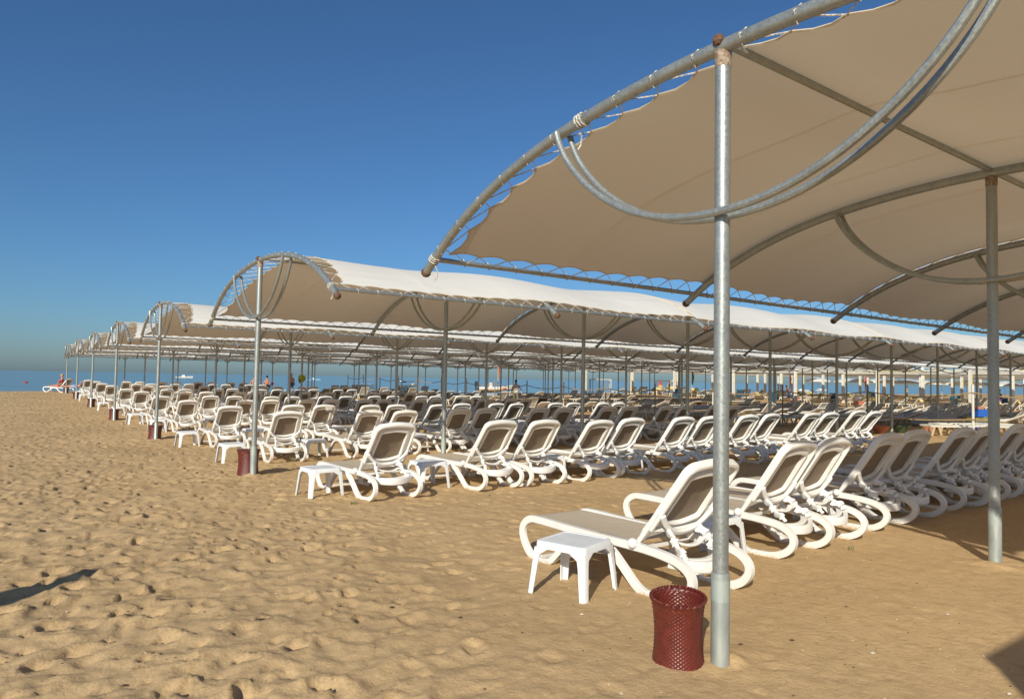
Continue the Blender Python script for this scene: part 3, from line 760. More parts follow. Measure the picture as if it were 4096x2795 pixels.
# grey covers over stacks; the last stands in for shaded loungers
stack_spots = [(25.5, 46.0, 2.2), (29.5, 46.3, 1.8), (30.5, 24.6, 2.8), (31.5, 12.2, 2.2)]
for i, (x, y, wd) in enumerate(stack_spots):
    b = MB(); V = []; n = 13; m = 9
    for j in range(m):
        for q_ in range(n):
            u = q_/(n-1)*2-1; v = j/(m-1)*2-1
            e = max(abs(u), abs(v)); h = .50*(1-max(0, (e-.72)/.28)**1.5)
            V.append((u*wd/2, v*1.0, h+.05*math.sin(u*9+i)*math.cos(v*5)*(1-e)+.0))
    b.grid(V, m, n); o = b.build('lounger_cover', GREYC, smooth=50); o.location = (x, y, gz(x, y)+.01)
    tag(o, ['grey tarpaulin over a lounger stack left of the man in beige', 'grey tarpaulin over a lounger stack right of the man in beige', 'wide grey tarpaulin over loungers behind the rope fence', 'grey sheet standing in for shaded loungers nearest behind the rope fence'][i], 'cover', 'grey covers over lounger stacks')
# stacked white loungers by the sea end of the fence
for si, (x, y) in enumerate([(26.0, 53.0), (22.2, 54.0)]):
    for k in range(4):
        o = place_plain(x, y, 1.57+.06*k, '%s lounger from the bottom of the %s stack near the sea' % (ORD[k+1], ['right', 'left'][si]), 0, False, group='stacked white loungers near the sea')
        o.location.z += .16*k+.1

# ---------------------------------------------------------------- rope fence
FX = 22.9; fy = [7.2+3.55*k for k in range(16)]
fen = empty('rope_fence', (FX, 7.2, 0)); tag(fen, 'two-line rope fence on white and grey posts crossing behind the taupe loungers', 'fence')
for k, y in enumerate(fy):
    z0 = gz(FX, y); white = (k % 3 == 0)
    b = MB().lathe([(.042 if white else .032, z0-.2), (.042 if white else .032, z0+1.80)], 10)
    link('fence_post', b.mesh(PLAIN if white else WOOD), fen, (0, y-7.2, 0))
fy2 = [7.2-3.4]+fy
for nm, hgt in (('top_rope', 1.52), ('lower_rope', .62)):
    for a, c in zip(fy2[:-1], fy2[1:]):
        pts = [(-.05, yy-7.2, gz(0, yy)+hgt-(.17 if nm == 'top_rope' else .08)*math.sin(math.pi*t)) for t, yy in ((t, a+(c-a)*t) for t in np.linspace(0, 1, 13))]
        link(nm, MB().tube(pts, .022, 6).mesh(HEMP), fen)

# ---------------------------------------------------------------- cream shade structures beyond
def cream_shade(x, y, label, fm, s=6.3, rz=0):
    r = empty('cream_shade', (x, y, gz(x, y))); r.rotation_euler[2] = rz
    p = MB().box((-s/2-.25, 0, 1.55), (.22, .20, 4.5)); link('pole', p.mesh(PLAIN), r)
    link('pole_pad', MB().box((-s/2-.17, -.112, 1.4), (.06, .02, 3.4)).mesh(YEL), r)
    h = s/2; fr = MB(); zb = 2.95
    for sg in (-1, 1):
        fr.tube([(sg*h, -h, zb), (sg*h, h, zb)], .05, 6); fr.tube([(-h, sg*h, zb), (h, sg*h, zb)], .05, 6)
    for sx in (-1, 1):
        for sy in (-1, 1): fr.tube([(0, 0, 3.62), (sx*h, sy*h, zb)], .03, 5)
    fr.tube([(-h-.2, 0, zb+.75), (0, 0, 3.62)], .05, 6); fr.tube([(-h-.2, 0, zb), (h, 0, zb)], .05, 6)
    link('frame', fr.mesh(PLAIN), r)
    b = MB(); n = 17; V = []
    for j in range(n):
        for i in range(n):
            u = i/(n-1)*2-1; v = j/(n-1)*2-1; e = max(abs(u), abs(v)); d = math.hypot(u, v)
            V.append((u*h*1.0, v*h*1.0, zb+.06+.75*(1-e)**1.15+.05*e*(1-abs(abs(u)-abs(v)))*0-.10*math.sin(math.pi*e)*(1-abs(u*v))))
    b.grid(V, n, n); link('shade_fabric', b.mesh(fm, 60), r)
    tag(r, label, 'shade', 'cream shades beyond the vaulted canopies'); return r
gi = 0
for ci in range(6):
    for rj in range(7):
        x = 60.5+ci*8.6+(rj % 2)*.6; y = 20+rj*7.4
        if x > 104 and y > 50: continue
        cream_shade(x, y, 'cream pole-mounted square shade, %s column from the left, %s from the land' % (ORD[ci+1], ORD[rj+1]), CREAM if (ci+rj) % 2 else CREAM2)
# cream loungers with yellow towels below them
cnt = 0
TOWM = MB(); n = 9; V = []
for j in range(9):
    t = j/8
    for i in range(4): V.append((-.3+.2*i, .95-1.25*t if t < .8 else -.05-(t-.8)*.8, .42+(.0 if t < .45 else (t-.45)*1.35 if t < .8 else .47-(t-.8)*1.6)))
TOWM.grid(V, 9, 4); TOWM = TOWM.mesh(TOWEL, 60)
for ri in range(9):
    yb = 19.5+ri*5.2; x = 57+random.random()
    for k in range(10):
        x += random.choice([.85, 1.0, 2.4, 3.0])
        cnt += 1; v = random.choice([1, 2, 2])
        o = place_plain(x, yb+random.gauss(0, .25), random.gauss(0, .12), '%s lounger from the left in the %s distant row under the cream shades' % (ORD[k+1], ORD[ri+1]), v, False, True, group='distant loungers under the cream shades')
        if cnt % 2 == 0:
            tw = link('towel', TOWM); tw.location = o.location; tw.rotation_euler = o.rotation_euler
            tag(tw, 'yellow towel draped over the %s lounger of the %s distant row' % (ORD[k+1], ORD[ri+1]), 'towel', 'yellow towels on distant loungers')

# white parasols far right
def parasol(x, y, label, col=WHITEF):
    r = empty('parasol', (x, y, gz(x, y))); link('pole', MB().lathe([(.03, 0), (.03, 2.6)], 6).mesh(PLAIN), r)
    b = MB(); V = [(0, 0, 2.75)]; F = []
    for q_, (rr, z) in enumerate(((.8, 2.62), (1.6, 2.42), (2.1, 2.25), (2.1, 2.05))):
        for i in range(24):
            a = 2*math.pi*i/24; k = 1-.05*abs(math.sin(4*a)); V.append((rr*k*math.cos(a), rr*k*math.sin(a), z+(.04*abs(math.sin(4*a)) if q_ == 3 else 0)))
    for i in range(24):
        F.append((0, 1+i, 1+(i+1) % 24))
        for q_ in range(3): F.append((1+q_*24+i, 1+(q_+1)*24+i, 1+(q_+1)*24+(i+1) % 24, 1+q_*24+(i+1) % 24))
    b.add(V, F); link('parasol_canopy', b.mesh(col, 20), r); tag(r, label, 'parasol', 'white parasols far off on the right'); return r
for k in range(14): parasol(108+(k % 3)*5-(k*1.3), 62-k*3.0, '%s white scalloped parasol from the left in the far row by the water' % ORD[k+1])

# litter bins, planters
def slat_bin(x, y, label):
    r = empty('litter_bin', (x, y, gz(x, y))); b = MB()
    b.lathe([(.24, .02), (.27, .85)], 14); link('bin_liner', b.mesh(NAVY), r)
    s = MB()
    for i in range(16):
        a = 2*math.pi*i/16; s.sweep([(.27*math.cos(a), .27*math.sin(a), 0), (.31*math.cos(a), .31*math.sin(a), .9)], rrect(.02, .06, .005), upv=(0, 0, 1) if 0 else None)
    link('slats', s.mesh(TEAL), r); link('bin_rim', MB().lathe([(.30, .86), (.34, .86), (.34, .96), (.30, .96), (.30, .86)], 16, caps=False).mesh(TEAL), r)
    tag(r, label, 'litter bin', 'blue slatted litter bins'); return r
for i, (x, y) in enumerate([(55.6, 47.8), (62.2, 46.5), (68.2, 49.0), (59.2, 38.5), (66.5, 42.5), (66.8, 36.5), (66.0, 31.8), (78, 38), (69.0, 25.8), (80, 29.5), (71.5, 22.6), (82, 24)]):
    slat_bin(x, y, '%s blue slatted litter bin from the left among the cream shades' % ORD[i+1])
def planter(x, y, l, rz, label):
    r = empty('planter_box', (x, y, gz(x, y))); r.rotation_euler[2] = rz
    b = MB(); b.box((0, 0, .22), (l, .42, .44), taper=1.06); b.box((0, 0, .45), (l*1.08, .50, .05)); link('box', b.mesh(TERRA), r)
    f = MB()
    for k in range(260):
        c = np.array((random.uniform(-l/2, l/2), random.uniform(-.2, .2), .5+random.random()**1.2*.55)); q_ = Quaternion((random.gauss(0, 1), random.gauss(0, 1), random.gauss(0, 1), random.gauss(0, 1))).normalized()
        P = [np.array(q_@Vector(v))+c for v in ((-.045, 0, 0), (0, -.02, 0), (.045, 0, 0), (0, .02, 0))]; f.add(P, [(0, 1, 2, 3)], 1 if random.random() < .3 else 0)
    link('foliage', f.mesh([LEAF, FLOWER], 0), r); tag(r, label, 'planter'); return r
planter(60.0, 36.5, 2.4, .6, 'long terracotta planter with small plants, left of the three planters')
planter(59.5, 30.0, 3.6, .6, 'long brown planter with lilac flowers, middle of the three planters')
planter(55.0, 18.8, 1.2, .6, 'short terracotta planter at the far right behind the blue box')
def bowl(x, y, m, label, r_=.26):
    b = MB(); b.lathe([(.11, 0), (.19, .08), (r_, .26), (r_+.02, .27), (r_+.02, .30), (r_-.02, .30), (r_-.04, .2), (.001, .18)], 20, caps=False)
    o = b.build('plant_bowl', m); o.location = (x, y, gz(x, y)); tag(o, label, 'bowl', 'terracotta bowls on the sand')
bowl(22.1, 9.9, TERRA, 'terracotta bowl left of the canopy post by the rope fence', .33); bowl(23.0, 9.6, mottled('green_glaze', (.03, .07, .03), (.06, .1, .05), 9, .4), 'dark green bowl right of the canopy post by the rope fence', .33)
bowl(23.4, 31.6, TERRA, 'terracotta bowl among the taupe loungers near the fence', .3); bowl(24.4, 9.2, TERRA, 'terracotta bowl beneath the flat sunlit lounger', .2)
# blue and yellow box
r = empty('recycling_box', (27.6, 8.6, gz(0, 8.6))); link('box', MB().box((0, 0, .18), (.8, .5, .36), taper=1.1).mesh(BLUE), r); link('lid', MB().box((0, 0, .72), (.75, .5, .28), taper=.8).mesh(BLUE), r); link('band', MB().box((0, 0, .46), (.95, .6, .16)).mesh(mottled('yellow_stripe', (.34, .30, .05), (.10, .12, .12), 5, .7)), r)
r.rotation_euler[2] = -.6; tag(r, 'blue plastic box with a blue lid and yellow band beside the second post', 'box')
# small dark wooden tables under canopies past the fence
for i, (x, y) in enumerate([(24.9, 33.0), (34.2, 27.5)]):
    r = empty('wooden_crate', (x, y, gz(x, y))); link('crate_body', MB().box((0, 0, .3), (.55, .45, .6)).mesh(RUST), r); link('crate_top', MB().box((0, 0, .62), (1.3, .6, .04)).mesh(WOOD), r)
    tag(r, ['dark wooden crate table beside the man in the beige shirt', 'dark wooden crate table with a broad top right of centre'][i], 'crate')

# ---------------------------------------------------------------- people
def person(name_label, joints, edges, radii, skin, extras=(), loc=(0, 0, 0), rz=0, hair=None, scale=1.0):
    me_ = bpy.data.meshes.new('person'); me_.from_pydata(joints, edges, [])
    o = bpy.data.objects.new('person', me_); COL.objects.link(o)
    md = o.modifiers.new('skin', 'SKIN'); md.use_smooth_shade = True
    sv = me_.skin_vertices[0].data
    for i, rr in enumerate(radii): sv[i].radius = (rr, rr) if not isinstance(rr, tuple) else rr
    sv[0].use_root = True
    o.modifiers.new('sub', 'SUBSURF').levels = 2; o.modifiers['sub'].render_levels = 2
    dg = bpy.context.evaluated_depsgraph_get(); dg.update()
    ev = bpy.data.meshes.new_from_object(o.evaluated_get(dg)); o.modifiers.clear(); old = o.data; o.data = ev
    ev.materials.clear(); ev.materials.append(skin)
    for nm, fn, m in extras:
        # clothing: shell of the body limited by a test, pushed out a little
        bm = bmesh.new(); bm.from_mesh(ev); bm.normal_update()
        dead = [f for f in bm.faces if not fn(f.calc_center_median())]
        bmesh.ops.delete(bm, geom=dead, context='FACES')
        for v in bm.verts: v.co += v.normal*.014
        cm = bpy.data.meshes.new(nm); bm.to_mesh(cm); bm.free(); cm.materials.append(m); cm.polygons.foreach_set('use_smooth', [True]*len(cm.polygons))
        link(nm, cm, o)
    if hair:
        c, m, k = hair
        h = MB(); h.ball(c, .105*k, 8, 1.05); link('hair', h.mesh(m), o)
    o.location = loc; o.rotation_euler[2] = rz; o.scale = (scale,)*3
    tag(o, name_label, 'person'); return o
def human(hip=(0, 0, .92), lean=(0, 0), larm=None, rarm=None, lleg=None, rleg=None, headfwd=.02, build=1.0, chest=None):
    """joint list; +y is forward"""
    hx, hy, hz = hip; dx, dy = lean
    if chest is None: chest = (hx+dx*.8, hy+dy*.8, hz+.40)
    hipv = np.array(hip); ch = np.array(chest); ax = (ch-hipv)/np.linalg.norm(ch-hipv)
    J = [tuple(hipv), tuple(hipv+(ch-hipv)*.5), tuple(ch), tuple(ch+ax*.13), tuple(ch+ax*.22+np.array((0, headfwd, 0))), tuple(ch+ax*.34+np.array((0, headfwd+.02, 0)))]
    Rr = [(.15*build, .11*build), (.125*build, .095*build), (.15*build, .11*build), (.055, .055), (.085, .095), (.075, .085)]
    E = [(0, 1), (1, 2), (2, 3), (3, 4), (4, 5)]
    def limb(pts, rr, root):
        p = root
        for q_, r_ in zip(pts, rr):
            J.append(tuple(q_)); Rr.append(r_); E.append((p, len(J)-1)); p = len(J)-1
    larm = larm or [ch+(-.19, 0, .02), ch+(-.24, -.01, -.26), ch+(-.25, .05, -.48), ch+(-.25, .07, -.60)]
    rarm = rarm or [ch+(.19, 0, .02), ch+(.24, -.01, -.26), ch+(.25, .05, -.48), ch+(.25, .07, -.60)]
    ar = [.055, .042, .03, .026]
    limb(larm, ar, 2); limb(rarm, ar, 2)
    lleg = lleg or [hipv+(-.095, 0, -.06), hipv+(-.105, .02, -.45), hipv+(-.11, -.01, -.84), hipv+(-.115, .12, -.89)]
    rleg = rleg or [hipv+(.095, 0, -.06), hipv+(.105, .02, -.45), hipv+(.11, -.01, -.84), hipv+(.115, .12, -.89)]
    lr = [.088*build, .058*build, .038, .030]
    limb(lleg, lr, 0); limb(rleg, lr, 0)
    return J, E, Rr
def stand(label, x, y, rz, skin, clothes, hairm, **kw):
    J, E, Rr = human(**kw); z = gz(x, y); hd = J[5]
    return person(label, J, E, Rr, skin, clothes, (x, y, z), rz, ((hd[0], hd[1]-.03, hd[2]+.035), hairm, .92))
# man in beige shirt walking away, arms a little out
A = np.array
stand('man in a beige T-shirt and khaki shorts walking away past the rope', 26.2, 37.7, -.5, SKIND,
      [('shirt', lambda c: c.z > .86 and c.z < 1.42 and abs(c.x) < .27, BEIGE), ('shorts', lambda c: .42 < c.z <= .90 and abs(c.x) < .22, KHAKI)], HAIRB,
      larm=[A((-.19, 0, 1.34)), A((-.29, -.04, 1.10)), A((-.30, .08, .90)), A((-.28, .14, .80))], rarm=[A((.19, 0, 1.34)), A((.36, .02, 1.12)), A((.50, .10, .95)), A((.56, .14, .88))],
      lleg=[A((-.095, 0, .86)), A((-.12, .10, .48)), A((-.12, .02, .08)), A((-.12, .15, .03))], rleg=[A((.095, 0, .86)), A((.12, -.06, .47)), A((.13, -.26, .12)), A((.13, -.16, .04))], build=1.12)
stand('bare-backed bald man standing among loungers by the sea, left of centre', 16.4, 57.3, -.2, SKIN, [('trunks', lambda c: .5 < c.z < .98, NAVY)], SKIN, build=1.2)
stand('bare-chested boy bending over a lounger under the cream shades', 58.3, 36.2, 1.2, SKIND, [('trunks', lambda c: .5 < c.z < .95, NAVY)], HAIRB, chest=(0, .16, 1.27))
stand('woman in a pale mint bikini standing by the far shade poles', 84.0, 36.8, .2, SKIN, [('bikini_top', lambda c: 1.22 < c.z < 1.34 and abs(c.x) < .18, MINT), ('bikini_bottom', lambda c: .78 < c.z < .95, MINT)], HAIRB, larm=[A((-.18, 0, 1.34)), A((-.30, .05, 1.50)), A((-.12, .05, 1.62)), A((-.06, .05, 1.66))])
stand('woman in a purple top and shorts standing near the right edge', 60.5, 19.2, -.3, SKIND, [('top', lambda c: .9 < c.z < 1.40 and abs(c.x) < .25, PURP), ('shorts', lambda c: .55 < c.z <= .92, PURP)], HAIRB, build=1.1)
stand('person in a green hat and white shorts standing by the beach goal', 66.1, 58.2, .3, SKIN, [('shorts', lambda c: .5 < c.z < .95, PLAIN)], LEAF)
stand('woman in a pink top sitting up behind the bending boy', 61.8, 37.6, .2, SKIN, [('top', lambda c: .9 < c.z < 1.35 and abs(c.x) < .25, PINK)], HAIRB, build=.95)
stand('person in red standing by the hanging towels under the far parasols', 88, 41.5, .2, SKIN, [('dress', lambda c: .6 < c.z < 1.40 and abs(c.x) < .25, PINK)], HAIRB)
# seated pair on loungers, seen from behind
for i, (x, y) in enumerate([(12.6, 55.0), (13.4, 54.2)]):
    hip = A((0, 0, .46)); J, E, Rr = human(hip=tuple(hip), chest=(0, .06, .86), lleg=[hip+(-.1, .06, 0), hip+(-.12, .46, .03), hip+(-.12, .60, -.36), hip+(-.12, .74, -.42)], rleg=[hip+(.1, .06, 0), hip+(.12, .46, .03), hip+(.12, .60, -.36), hip+(.12, .74, -.42)])
    person(['dark-haired bare-backed person sitting on a lounger, left of a pair', 'dark-haired bare-backed person sitting on a lounger, right of a pair'][i], J, E, Rr, SKIN, [('trunks', lambda c: .36 < c.z < .56 and c.y < .35, NAVY)], (x, y, gz(x, y)+.25), -.2, ((0, .10, 1.25), HAIRB, .9))
# the couple on the last lounger by the sea
def end_lounger(x, y, rz, label):
    return place_lounger(x, y, rz, label)
end_lounger(1.15, 54.7, .02, 'white lounger on which the man in patterned shorts lies')
end_lounger(.30, 58.9, .75, 'last white lounger at the sea, with a woman sitting on it')
hip = A((0, 0, .44))
J, E, Rr = human(hip=(0, 0, .50), chest=(.02, -.04, .92), lleg=[A((-.1, .08, .49)), A((-.13, .50, .52)), A((-.13, .92, .45)), A((-.13, .96, .56))], rleg=[A((.1, .08, .49)), A((.13, .50, .55)), A((.12, .92, .45)), A((.12, .97, .57))],
                 larm=[A((-.17, -.04, .92)), A((-.24, .02, .70)), A((-.16, .22, .60)), A((-.10, .30, .60))], rarm=[A((.17, -.04, .92)), A((.23, -.12, .70)), A((.20, .0, .52)), A((.20, .06, .48))])
person('fair-haired woman in a red bikini sitting on the last lounger by the sea', J, E, Rr, SKIN, [('bikini_top', lambda c: .80 < c.z < .92, RED), ('bikini_bottom', lambda c: .36 < c.z < .56 and c.y < .15, RED)], (-.25, 59.6, gz(0, 59)), .75, ((.02, -.04, 1.30), HAIRL, 1.1))
J, E, Rr = human(hip=(0, 0, .52), chest=(0, -.40, .60), headfwd=0, lleg=[A((-.1, .08, .51)), A((-.13, .50, .55)), A((-.13, .92, .48)), A((-.14, .98, .60))], rleg=[A((.1, .08, .51)), A((.13, .50, .52)), A((.12, .92, .48)), A((.13, .98, .60))],
                 larm=[A((-.19, -.42, .60)), A((-.26, -.48, .85)), A((-.14, -.66, .92)), A((-.06, -.70, .86))], rarm=[A((.19, -.42, .60)), A((.26, -.48, .85)), A((.14, -.66, .92)), A((.06, -.70, .86))])
person('man in blue and white patterned shorts lying back with his arms folded over his face', J, E, Rr, SKIN, [('shorts', lambda c: -.12 < c.y < .32 and c.z < .75, SWIM)], (.62, 57.6, gz(0, 57)), .85, ((0, -.80, .70), HAIRB, .9))

# ---------------------------------------------------------------- boats, floats, goal, flags
def rib(x, y, rz):
    r = empty('inflatable_boat', (x, y, gz(x, y)+.55)); r.rotation_euler = (0, 0, rz)
    b = MB(); pts = spline([(-2.1, -.75, 0), (-.5, -.85, .02), (1.0, -.78, .08), (2.0, -.45, .22), (2.45, 0, .34), (2.0, .45, .22), (1.0, .78, .08), (-.5, .85, .02), (-2.1, .75, 0)], 6)
    b.tube(pts, .26, 12); link('tube', b.mesh(PLAIN), r)
    h = MB(); V = []
    for i in range(10):
        t = i/9; xx = -2.1+4.3*t; wdt = .7*(1-t**3); V += [(xx, -wdt, -.05+.25*t*t), (xx, 0, -.48+.5*t*t), (xx, wdt, -.05+.25*t*t)]
    h.grid(V, 10, 3); link('hull', h.mesh(PLAIN), r)
    m = MB(); m.box((-2.35, 0, .62), (.42, .42, .55), taper=.75); m.box((-2.38, 0, .1), (.16, .14, .8)); link('outboard_motor', m.mesh(BLACK), r)
    link('console', MB().box((-.6, 0, .45), (.4, .5, .6), taper=.8).mesh(PLAIN), r)
    link('red_patch', MB().box((.9, -1.06, .1), (.5, .02, .16)).mesh(RED), r)
    tag(r, 'white inflatable boat with a black outboard motor on the beach', 'boat'); return r
rib(44.2, 66.3, -.45)
r = empty('beach_flag', (35.7, 53.6, gz(0, 53.6))); link('flag_pole', MB().lathe([(.03, 0), (.03, 3.1)], 8).mesh(YEL), r)
b = MB(); V = []
for j in range(12):
    for i in range(5): V.append((.02+.05*i*(1-.5*j/11)+.02*math.sin(j*1.3), .03*math.sin(j*.9+i*1.5), 3.0-.11*j))
b.grid(V, 12, 5); link('flag_cloth', b.mesh([RED], 60), r); tag(r, 'tall furled red and yellow flag in front of the inflatable boat', 'flag')
def goal(x, y, rz, label, m=PLAIN):
    r = empty('beach_goal', (x, y, gz(x, y))); r.rotation_euler[2] = rz
    b = MB(); w_, h, d = 2.6, 1.75, 1.1; t_ = .055
    for s in (-1, 1): b.tube([(s*w_/2, 0, 0), (s*w_/2, 0, h)], t_, 6); b.tube([(s*w_/2, 0, h), (s*w_/2, d*.5, h), (s*w_/2, d, 0)], t_*.7, 6); b.tube([(s*w_/2, 0, .03), (s*w_/2, d, .03)], t_*.7, 6)
    b.tube([(-w_/2, 0, h), (w_/2, 0, h)], t_, 6); b.tube([(-w_/2, d, .03), (w_/2, d, .03)], t_*.7, 6); link('goal_frame', b.mesh(m), r)
    nb = MB()
    for k in range(1, 12): xx = -w_/2+w_*k/12; nb.tube([(xx, d*.5, h), (xx, d, 0)], .006, 3)
    for k in range(1, 7): t = k/7; nb.tube([(-w_/2, d*.5+d*.5*t, h*(1-t)), (w_/2, d*.5+d*.5*t, h*(1-t))], .006, 3)
    link('net', nb.mesh(m), r); tag(r, label, 'goal', 'small white beach goals')
goal(56, 60.4, -.55, 'small white beach football goal in the gap left of the cream shades'); goal(62.6, 55.5, -.55, 'small white beach football goal beside the person in a green hat')
def boat(x, y, rz, L, label, hullm, cabin=True, mast=False):
    r = empty('motor_boat', (x, y, -1.05)); r.rotation_euler[2] = rz
    b = MB(); V = []; n = 14
    for i in range(n):
        t = i/(n-1); xx = (t-.5)*L; wd = L*.16*(1-max(0, (t-.45)/.55)**2.2); fb = L*.075+L*.05*t*t
        V += [(xx, -wd, fb), (xx, -wd*.75, -.1), (xx, wd*.75, -.1), (xx, wd, fb), (xx, 0, fb*1.02)]
    F = []
    for i in range(n-1):
        for q_ in range(5): a = (q_+1) % 5; F.append((i*5+q_, (i+1)*5+q_, (i+1)*5+a, i*5+a))
    F += [(0, 1, 2, 3, 4)]; b.add(V, F); link('hull', b.mesh(hullm, 30), r)
    c = MB(); c.box((-.05*L, 0, L*.12), (L*.22, L*.18, L*.10), taper=.75); link('cabin', c.mesh(PLAIN), r)
    if mast: link('mast', MB().lathe([(.05, L*.1), (.04, L*.28)], 6, (-.02*L, 0, 0)).mesh(STEEL), r); link('top_bar', MB().box((-.02*L, 0, L*.27), (L*.12, L*.1, L*.012)).mesh(RED), r)
    tag(r, label, 'boat', 'boats out on the sea')
boat(80.2, 440, -.6, 9.5, 'white motor boat with a dark blue stripe, leftmost boat on the sea', PLAIN, True, True)
boat(80.0, 440.3, -.6, 9.2, 'dark tender alongside the leftmost white boat', NAVY) if 0 else None
boat(139, 388, -.6, 7.8, 'pale blue and white boat offshore, second from the left', mat('pale_blue_paint', (.25, .45, .62), .4)[0])
boat(157, 313, -.6, 5.2, 'small dark blue boat offshore near the middle', NAVY); boat(230, 139, -.6, 5.6, 'white cabin boat offshore seen between the cream shade poles', PLAIN); boat(283, 162, -.6, 5, 'small white boat offshore, rightmost on the sea', PLAIN)
boat(186, 168, -.6, 3.2, 'small red and white boat offshore above the cream loungers', RED)
# sea bouys in a line
for k in range(22):
    t = k/21; x = 15+t*135; y = 118-t*22+random.gauss(0, .5)
    o = link('float_buoy', MB().ball((0, 0, 0), .17, 6).mesh(PLAIN)) if k == 0 else None
    if k == 0: fb = o.data
    else: o = link('float_buoy', fb)
    o.location = (x, y, -1.0); tag(o, '%s white float from the left on the swimming line' % ORD[k+1], 'buoy', 'white floats of the swimming line')
o = MB().ball((0, 0, 0), .45, 8, .5).build('float_buoy', RED); o.location = (-.5, 181, -.95); tag(o, 'dark red float alone on the sea at far left', 'buoy')
o = MB().ball((0, 0, 0), .6, 8, .5).build('float_buoy', YEL); o.location = (107, 206, -.8); tag(o, 'yellow float on the sea beside the small blue boat', 'buoy')
# parasailing platform and inflatable
r = empty('inflatable_slide', (134, 120.5, -1.05)); r.scale = (.5, .5, .5); b = MB()
for k in range(5): b.lathe([(.2+.0, k*.8), (1.6-.12*k, k*.8+.1), (1.6-.12*k, k*.8+.7), (.2, k*.8+.8)], 14, mi=k % 2)
link('inflatable_body', b.mesh([ORANGE, YEL]), r); link('inflatable_tip', MB().lathe([(.9, 4), (.02, 6.4)], 12).mesh(RED), r); tag(r, 'orange and yellow striped inflatable standing on the sea', 'inflatable')
r = empty('water_float', (175, 152, -1.05)); b = MB(); b.lathe([(.4, 0), (1.7, .3), (1.8, 1.1), (1.5, 1.2)], 14); link('float_body', b.mesh(YEL), r)
b = MB()
for i in range(6): a = i*math.pi/3; b.tube([(1.6*math.cos(a), 1.6*math.sin(a), 1), (1.2*math.cos(a), 1.2*math.sin(a), 2.6), (0, 0, 3.2)], .08, 5)
link('float_frame', b.mesh(YEL), r); tag(r, 'yellow domed float with red base moored on the sea', 'float')
# feather flags
for i, (x, y, m, lab) in enumerate([(59.6, 49.2, LEAF, 'tall pale green feather flag among the cream shades'), (66.2, 49.6, PLAIN, 'tall white and red feather flag among the cream shades'), (70.5, 43.8, ORANGE, 'orange feather flag hanging by a white shade pole'), (78, 38.8, RED, 'red and yellow pointed flag near the far parasols')]):
    r = empty('feather_flag', (x, y, gz(x, y))); link('flag_pole', MB().lathe([(.02, 0), (.015, 2.9)], 6).mesh(PLAIN), r); b = MB(); V = []
    for j in range(10):
        wd = .38*math.sin(math.pi*min(1, (j+1.5)/10))**.6
        for q_ in range(3): V.append((wd*q_/2, .03*math.sin(j+q_), 2.9-.2*j))
    b.grid(V, 10, 3); link('flag_cloth', b.mesh(m, 60), r); tag(r, lab, 'flag')

# ---------------------------------------------------------------- small things near
def towel_on_post(x, y, z, m, label, s=1.0):
    b = MB(); n = 20; V = []
    for j in range(9):
        t = j/8
        for i in range(n):
            a = 2*math.pi*i/n; rr = (.065+.075*math.sin(math.pi*min(1, .15+t*.75))+.045*math.sin(3*a+1)*t+.03*math.sin(a*2+1)*t)*s; V.append((rr*math.cos(a)*1.3, rr*math.sin(a), -t*.34*s+.09*math.sin(2*a+.6)*t))
    F = [(j*n+i, j*n+(i+1) % n, (j+1)*n+(i+1) % n, (j+1)*n+i) for j in range(8) for i in range(n)]; b.add(V, F)
    o = b.build('hanging_towel', m, smooth=60); o.location = (x, y, z); tag(o, label, 'towel')
towel_on_post(2*SB, 3*SA, 1.62, YGTOWEL, 'yellow and green printed cloth tied round a canopy post', .85)
towel_on_post(4*SB, 6*SA, .95, RED, 'small red cloth tied round a distant canopy post', .6)
# fallen towel on a lounger back
b = MB(); V = []
for j in range(8):
    for i in range(5): V.append((-.09+.045*i+.012*math.sin(j), -.03*abs(j-3)+.012*math.sin(i*2+j), .05-.045*abs(j-3)))
b.grid(V, 8, 5); o = b.build('face_cloth', BEIGE, smooth=60); o.location = (3.62, 15.68, .74); tag(o, 'small beige cloth hanging over a backrest in the fourth row', 'cloth')
# orange tape lying on the sand at left
for i, (pts, lab) in enumerate([([(-9.5, 44, 0), (-8, 45.3, 0), (-6.6, 46.2, 0), (-5.7, 46.4, 0)], 'long orange tape lying on the sand at the far left'), ([(-5.1, 49.5, 0), (-4.7, 47.0, 0), (-4.5, 44.6, 0), (-3.9, 40.8, 0)], 'crumpled orange tape lying on the sand right of the long one'), ([(-9, 38, 0), (-7.4, 39.5, 0), (-6.4, 40.2, 0)], 'short orange tape lying on the sand nearer the camera')]):
    P = spline(pts, 8); P = [(p[0]+.05*math.sin(k), p[1], gs(p[0], p[1])+.035+.02*math.sin(k*1.7)) for k, p in enumerate(P)]
    o = MB().sweep(P, rrect(.012, .09, .004), upv=(0, 0, 1)).build('barrier_tape', ORANGE); tag(o, lab, 'tape', 'orange tape on the sand')
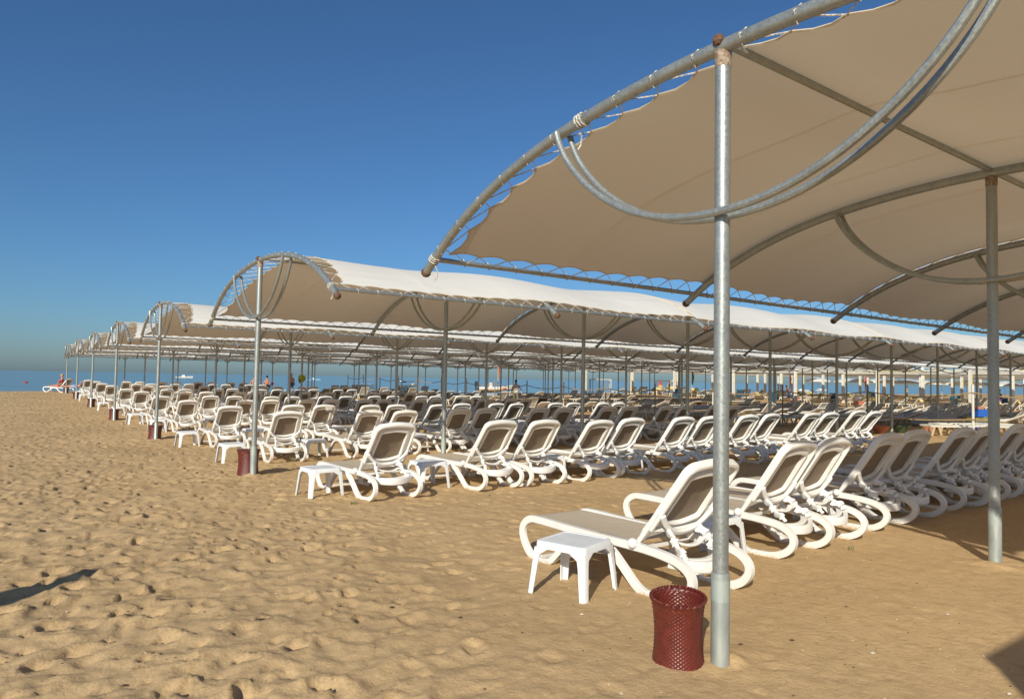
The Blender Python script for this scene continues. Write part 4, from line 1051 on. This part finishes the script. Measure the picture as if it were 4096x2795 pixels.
# added out of view to cast shadows: closed parasol at left, cabin behind right
r = empty('unseen_shadow_parasol', (-7.35, .68, 0)); link('pole', MB().lathe([(.025, -.3), (.025, 2.9)], 8).mesh(PLAIN), r)
b = MB(); V = []; n = 16
for j in range(12):
    t = j/11
    for i in range(n): a = 2*math.pi*i/n; rr = (.02+.17*math.sin(math.pi*(.08+.72*t))**1.0)*(1+.2*math.sin(4*a)); V.append((rr*math.cos(a), rr*math.sin(a), 2.88-1.9*t))
b.add(V, [(j*n+i, j*n+(i+1) % n, (j+1)*n+(i+1) % n, (j+1)*n+i) for j in range(11) for i in range(n)]); link('caster_fabric', b.mesh(WHITEF, 50), r)
tag(r, 'closed white parasol added outside the left edge to cast a shadow', 'parasol')
r = empty('unseen_shadow_cabin', (-2.0, -4.75, 0)); b = MB(); b.box((0, 0, 1.3), (1.7, 1.6, 2.6)); link('caster_wall', b.mesh(WOOD, 0), r); link('caster_roof', MB().box((0, 0, 2.63), (1.72, 1.62, .05)).mesh(PLAIN), r); link('caster_door', MB().box((0, .81, 1.0), (.7, .03, 1.9)).mesh(PLAIN), r)
tag(r, 'wooden cabin added unseen behind the camera to cast a shadow', 'cabin')  # unseen block, put in only to shade the lower right corner
# shells, bits of straw
b = MB()
for k in range(1500):
    x = random.uniform(-4, 7); y = random.uniform(-1.6, 9); s = random.uniform(.003, .008)*(2.2 if random.random() < .05 else 1); z = gs(x, y)+s*.25
    V = [(x+s*1.4*math.cos(a)*random.uniform(.7, 1.1), y+s*math.sin(a)*random.uniform(.7, 1.1), z) for a in np.linspace(0, 2*math.pi, 7)[:-1]]
    b.add(V+[(x, y, z+s*.5)], [(i, (i+1) % 6, 6) for i in range(6)], 0 if random.random() < .5 else 1)
tag(b.build('shell_fragments', [SHELL, DEBRIS], smooth=0), 'tiny shells and bits of debris strewn over the sand', kind='stuff')
def tuft(x, y, n, h, label):
    b = MB()
    for k in range(n):
        a = random.uniform(0, 6.28); l_ = h*random.uniform(.4, 1); sp = random.uniform(.2, .9); bx, by_ = x+random.gauss(0, .03), y+random.gauss(0, .03); z = gs(x, y)-.01
        p = [(bx+math.cos(a)*l_*sp*t*t, by_+math.sin(a)*l_*sp*t*t, z+l_*t*(1.1-.4*t)) for t in (0, .4, .75, 1)]
        b.tube(p, .003, 3, scale=[(1, 1), (1, 1), (.8, .8), (.2, .2)])
    o = b.build('grass_tuft', STRAWG); tag(o, label, 'grass tuft', 'small grass tufts in the sand')
tuft(.62, 1.30, 5, .13, 'dry straw-coloured stalks beneath the nearest table')
tuft(3.30, 1.05, 10, .10, 'small green grass tuft in front of the third lounger of the front row')
tuft(.25, 6.0, 26, .07, 'low green grass patch before the first table of the second row')
tuft(1.5, 12.2, 30, .09, 'green grass patch under the first lounger of the third row')
tuft(1.2, 1.6, 6, .05, 'tiny green sprig beneath the nearest lounger')
for r_, u_ in pproto:
    if not u_: 
        for c in KIDS[r_.name]: bpy.data.objects.remove(c)
        bpy.data.objects.remove(r_)
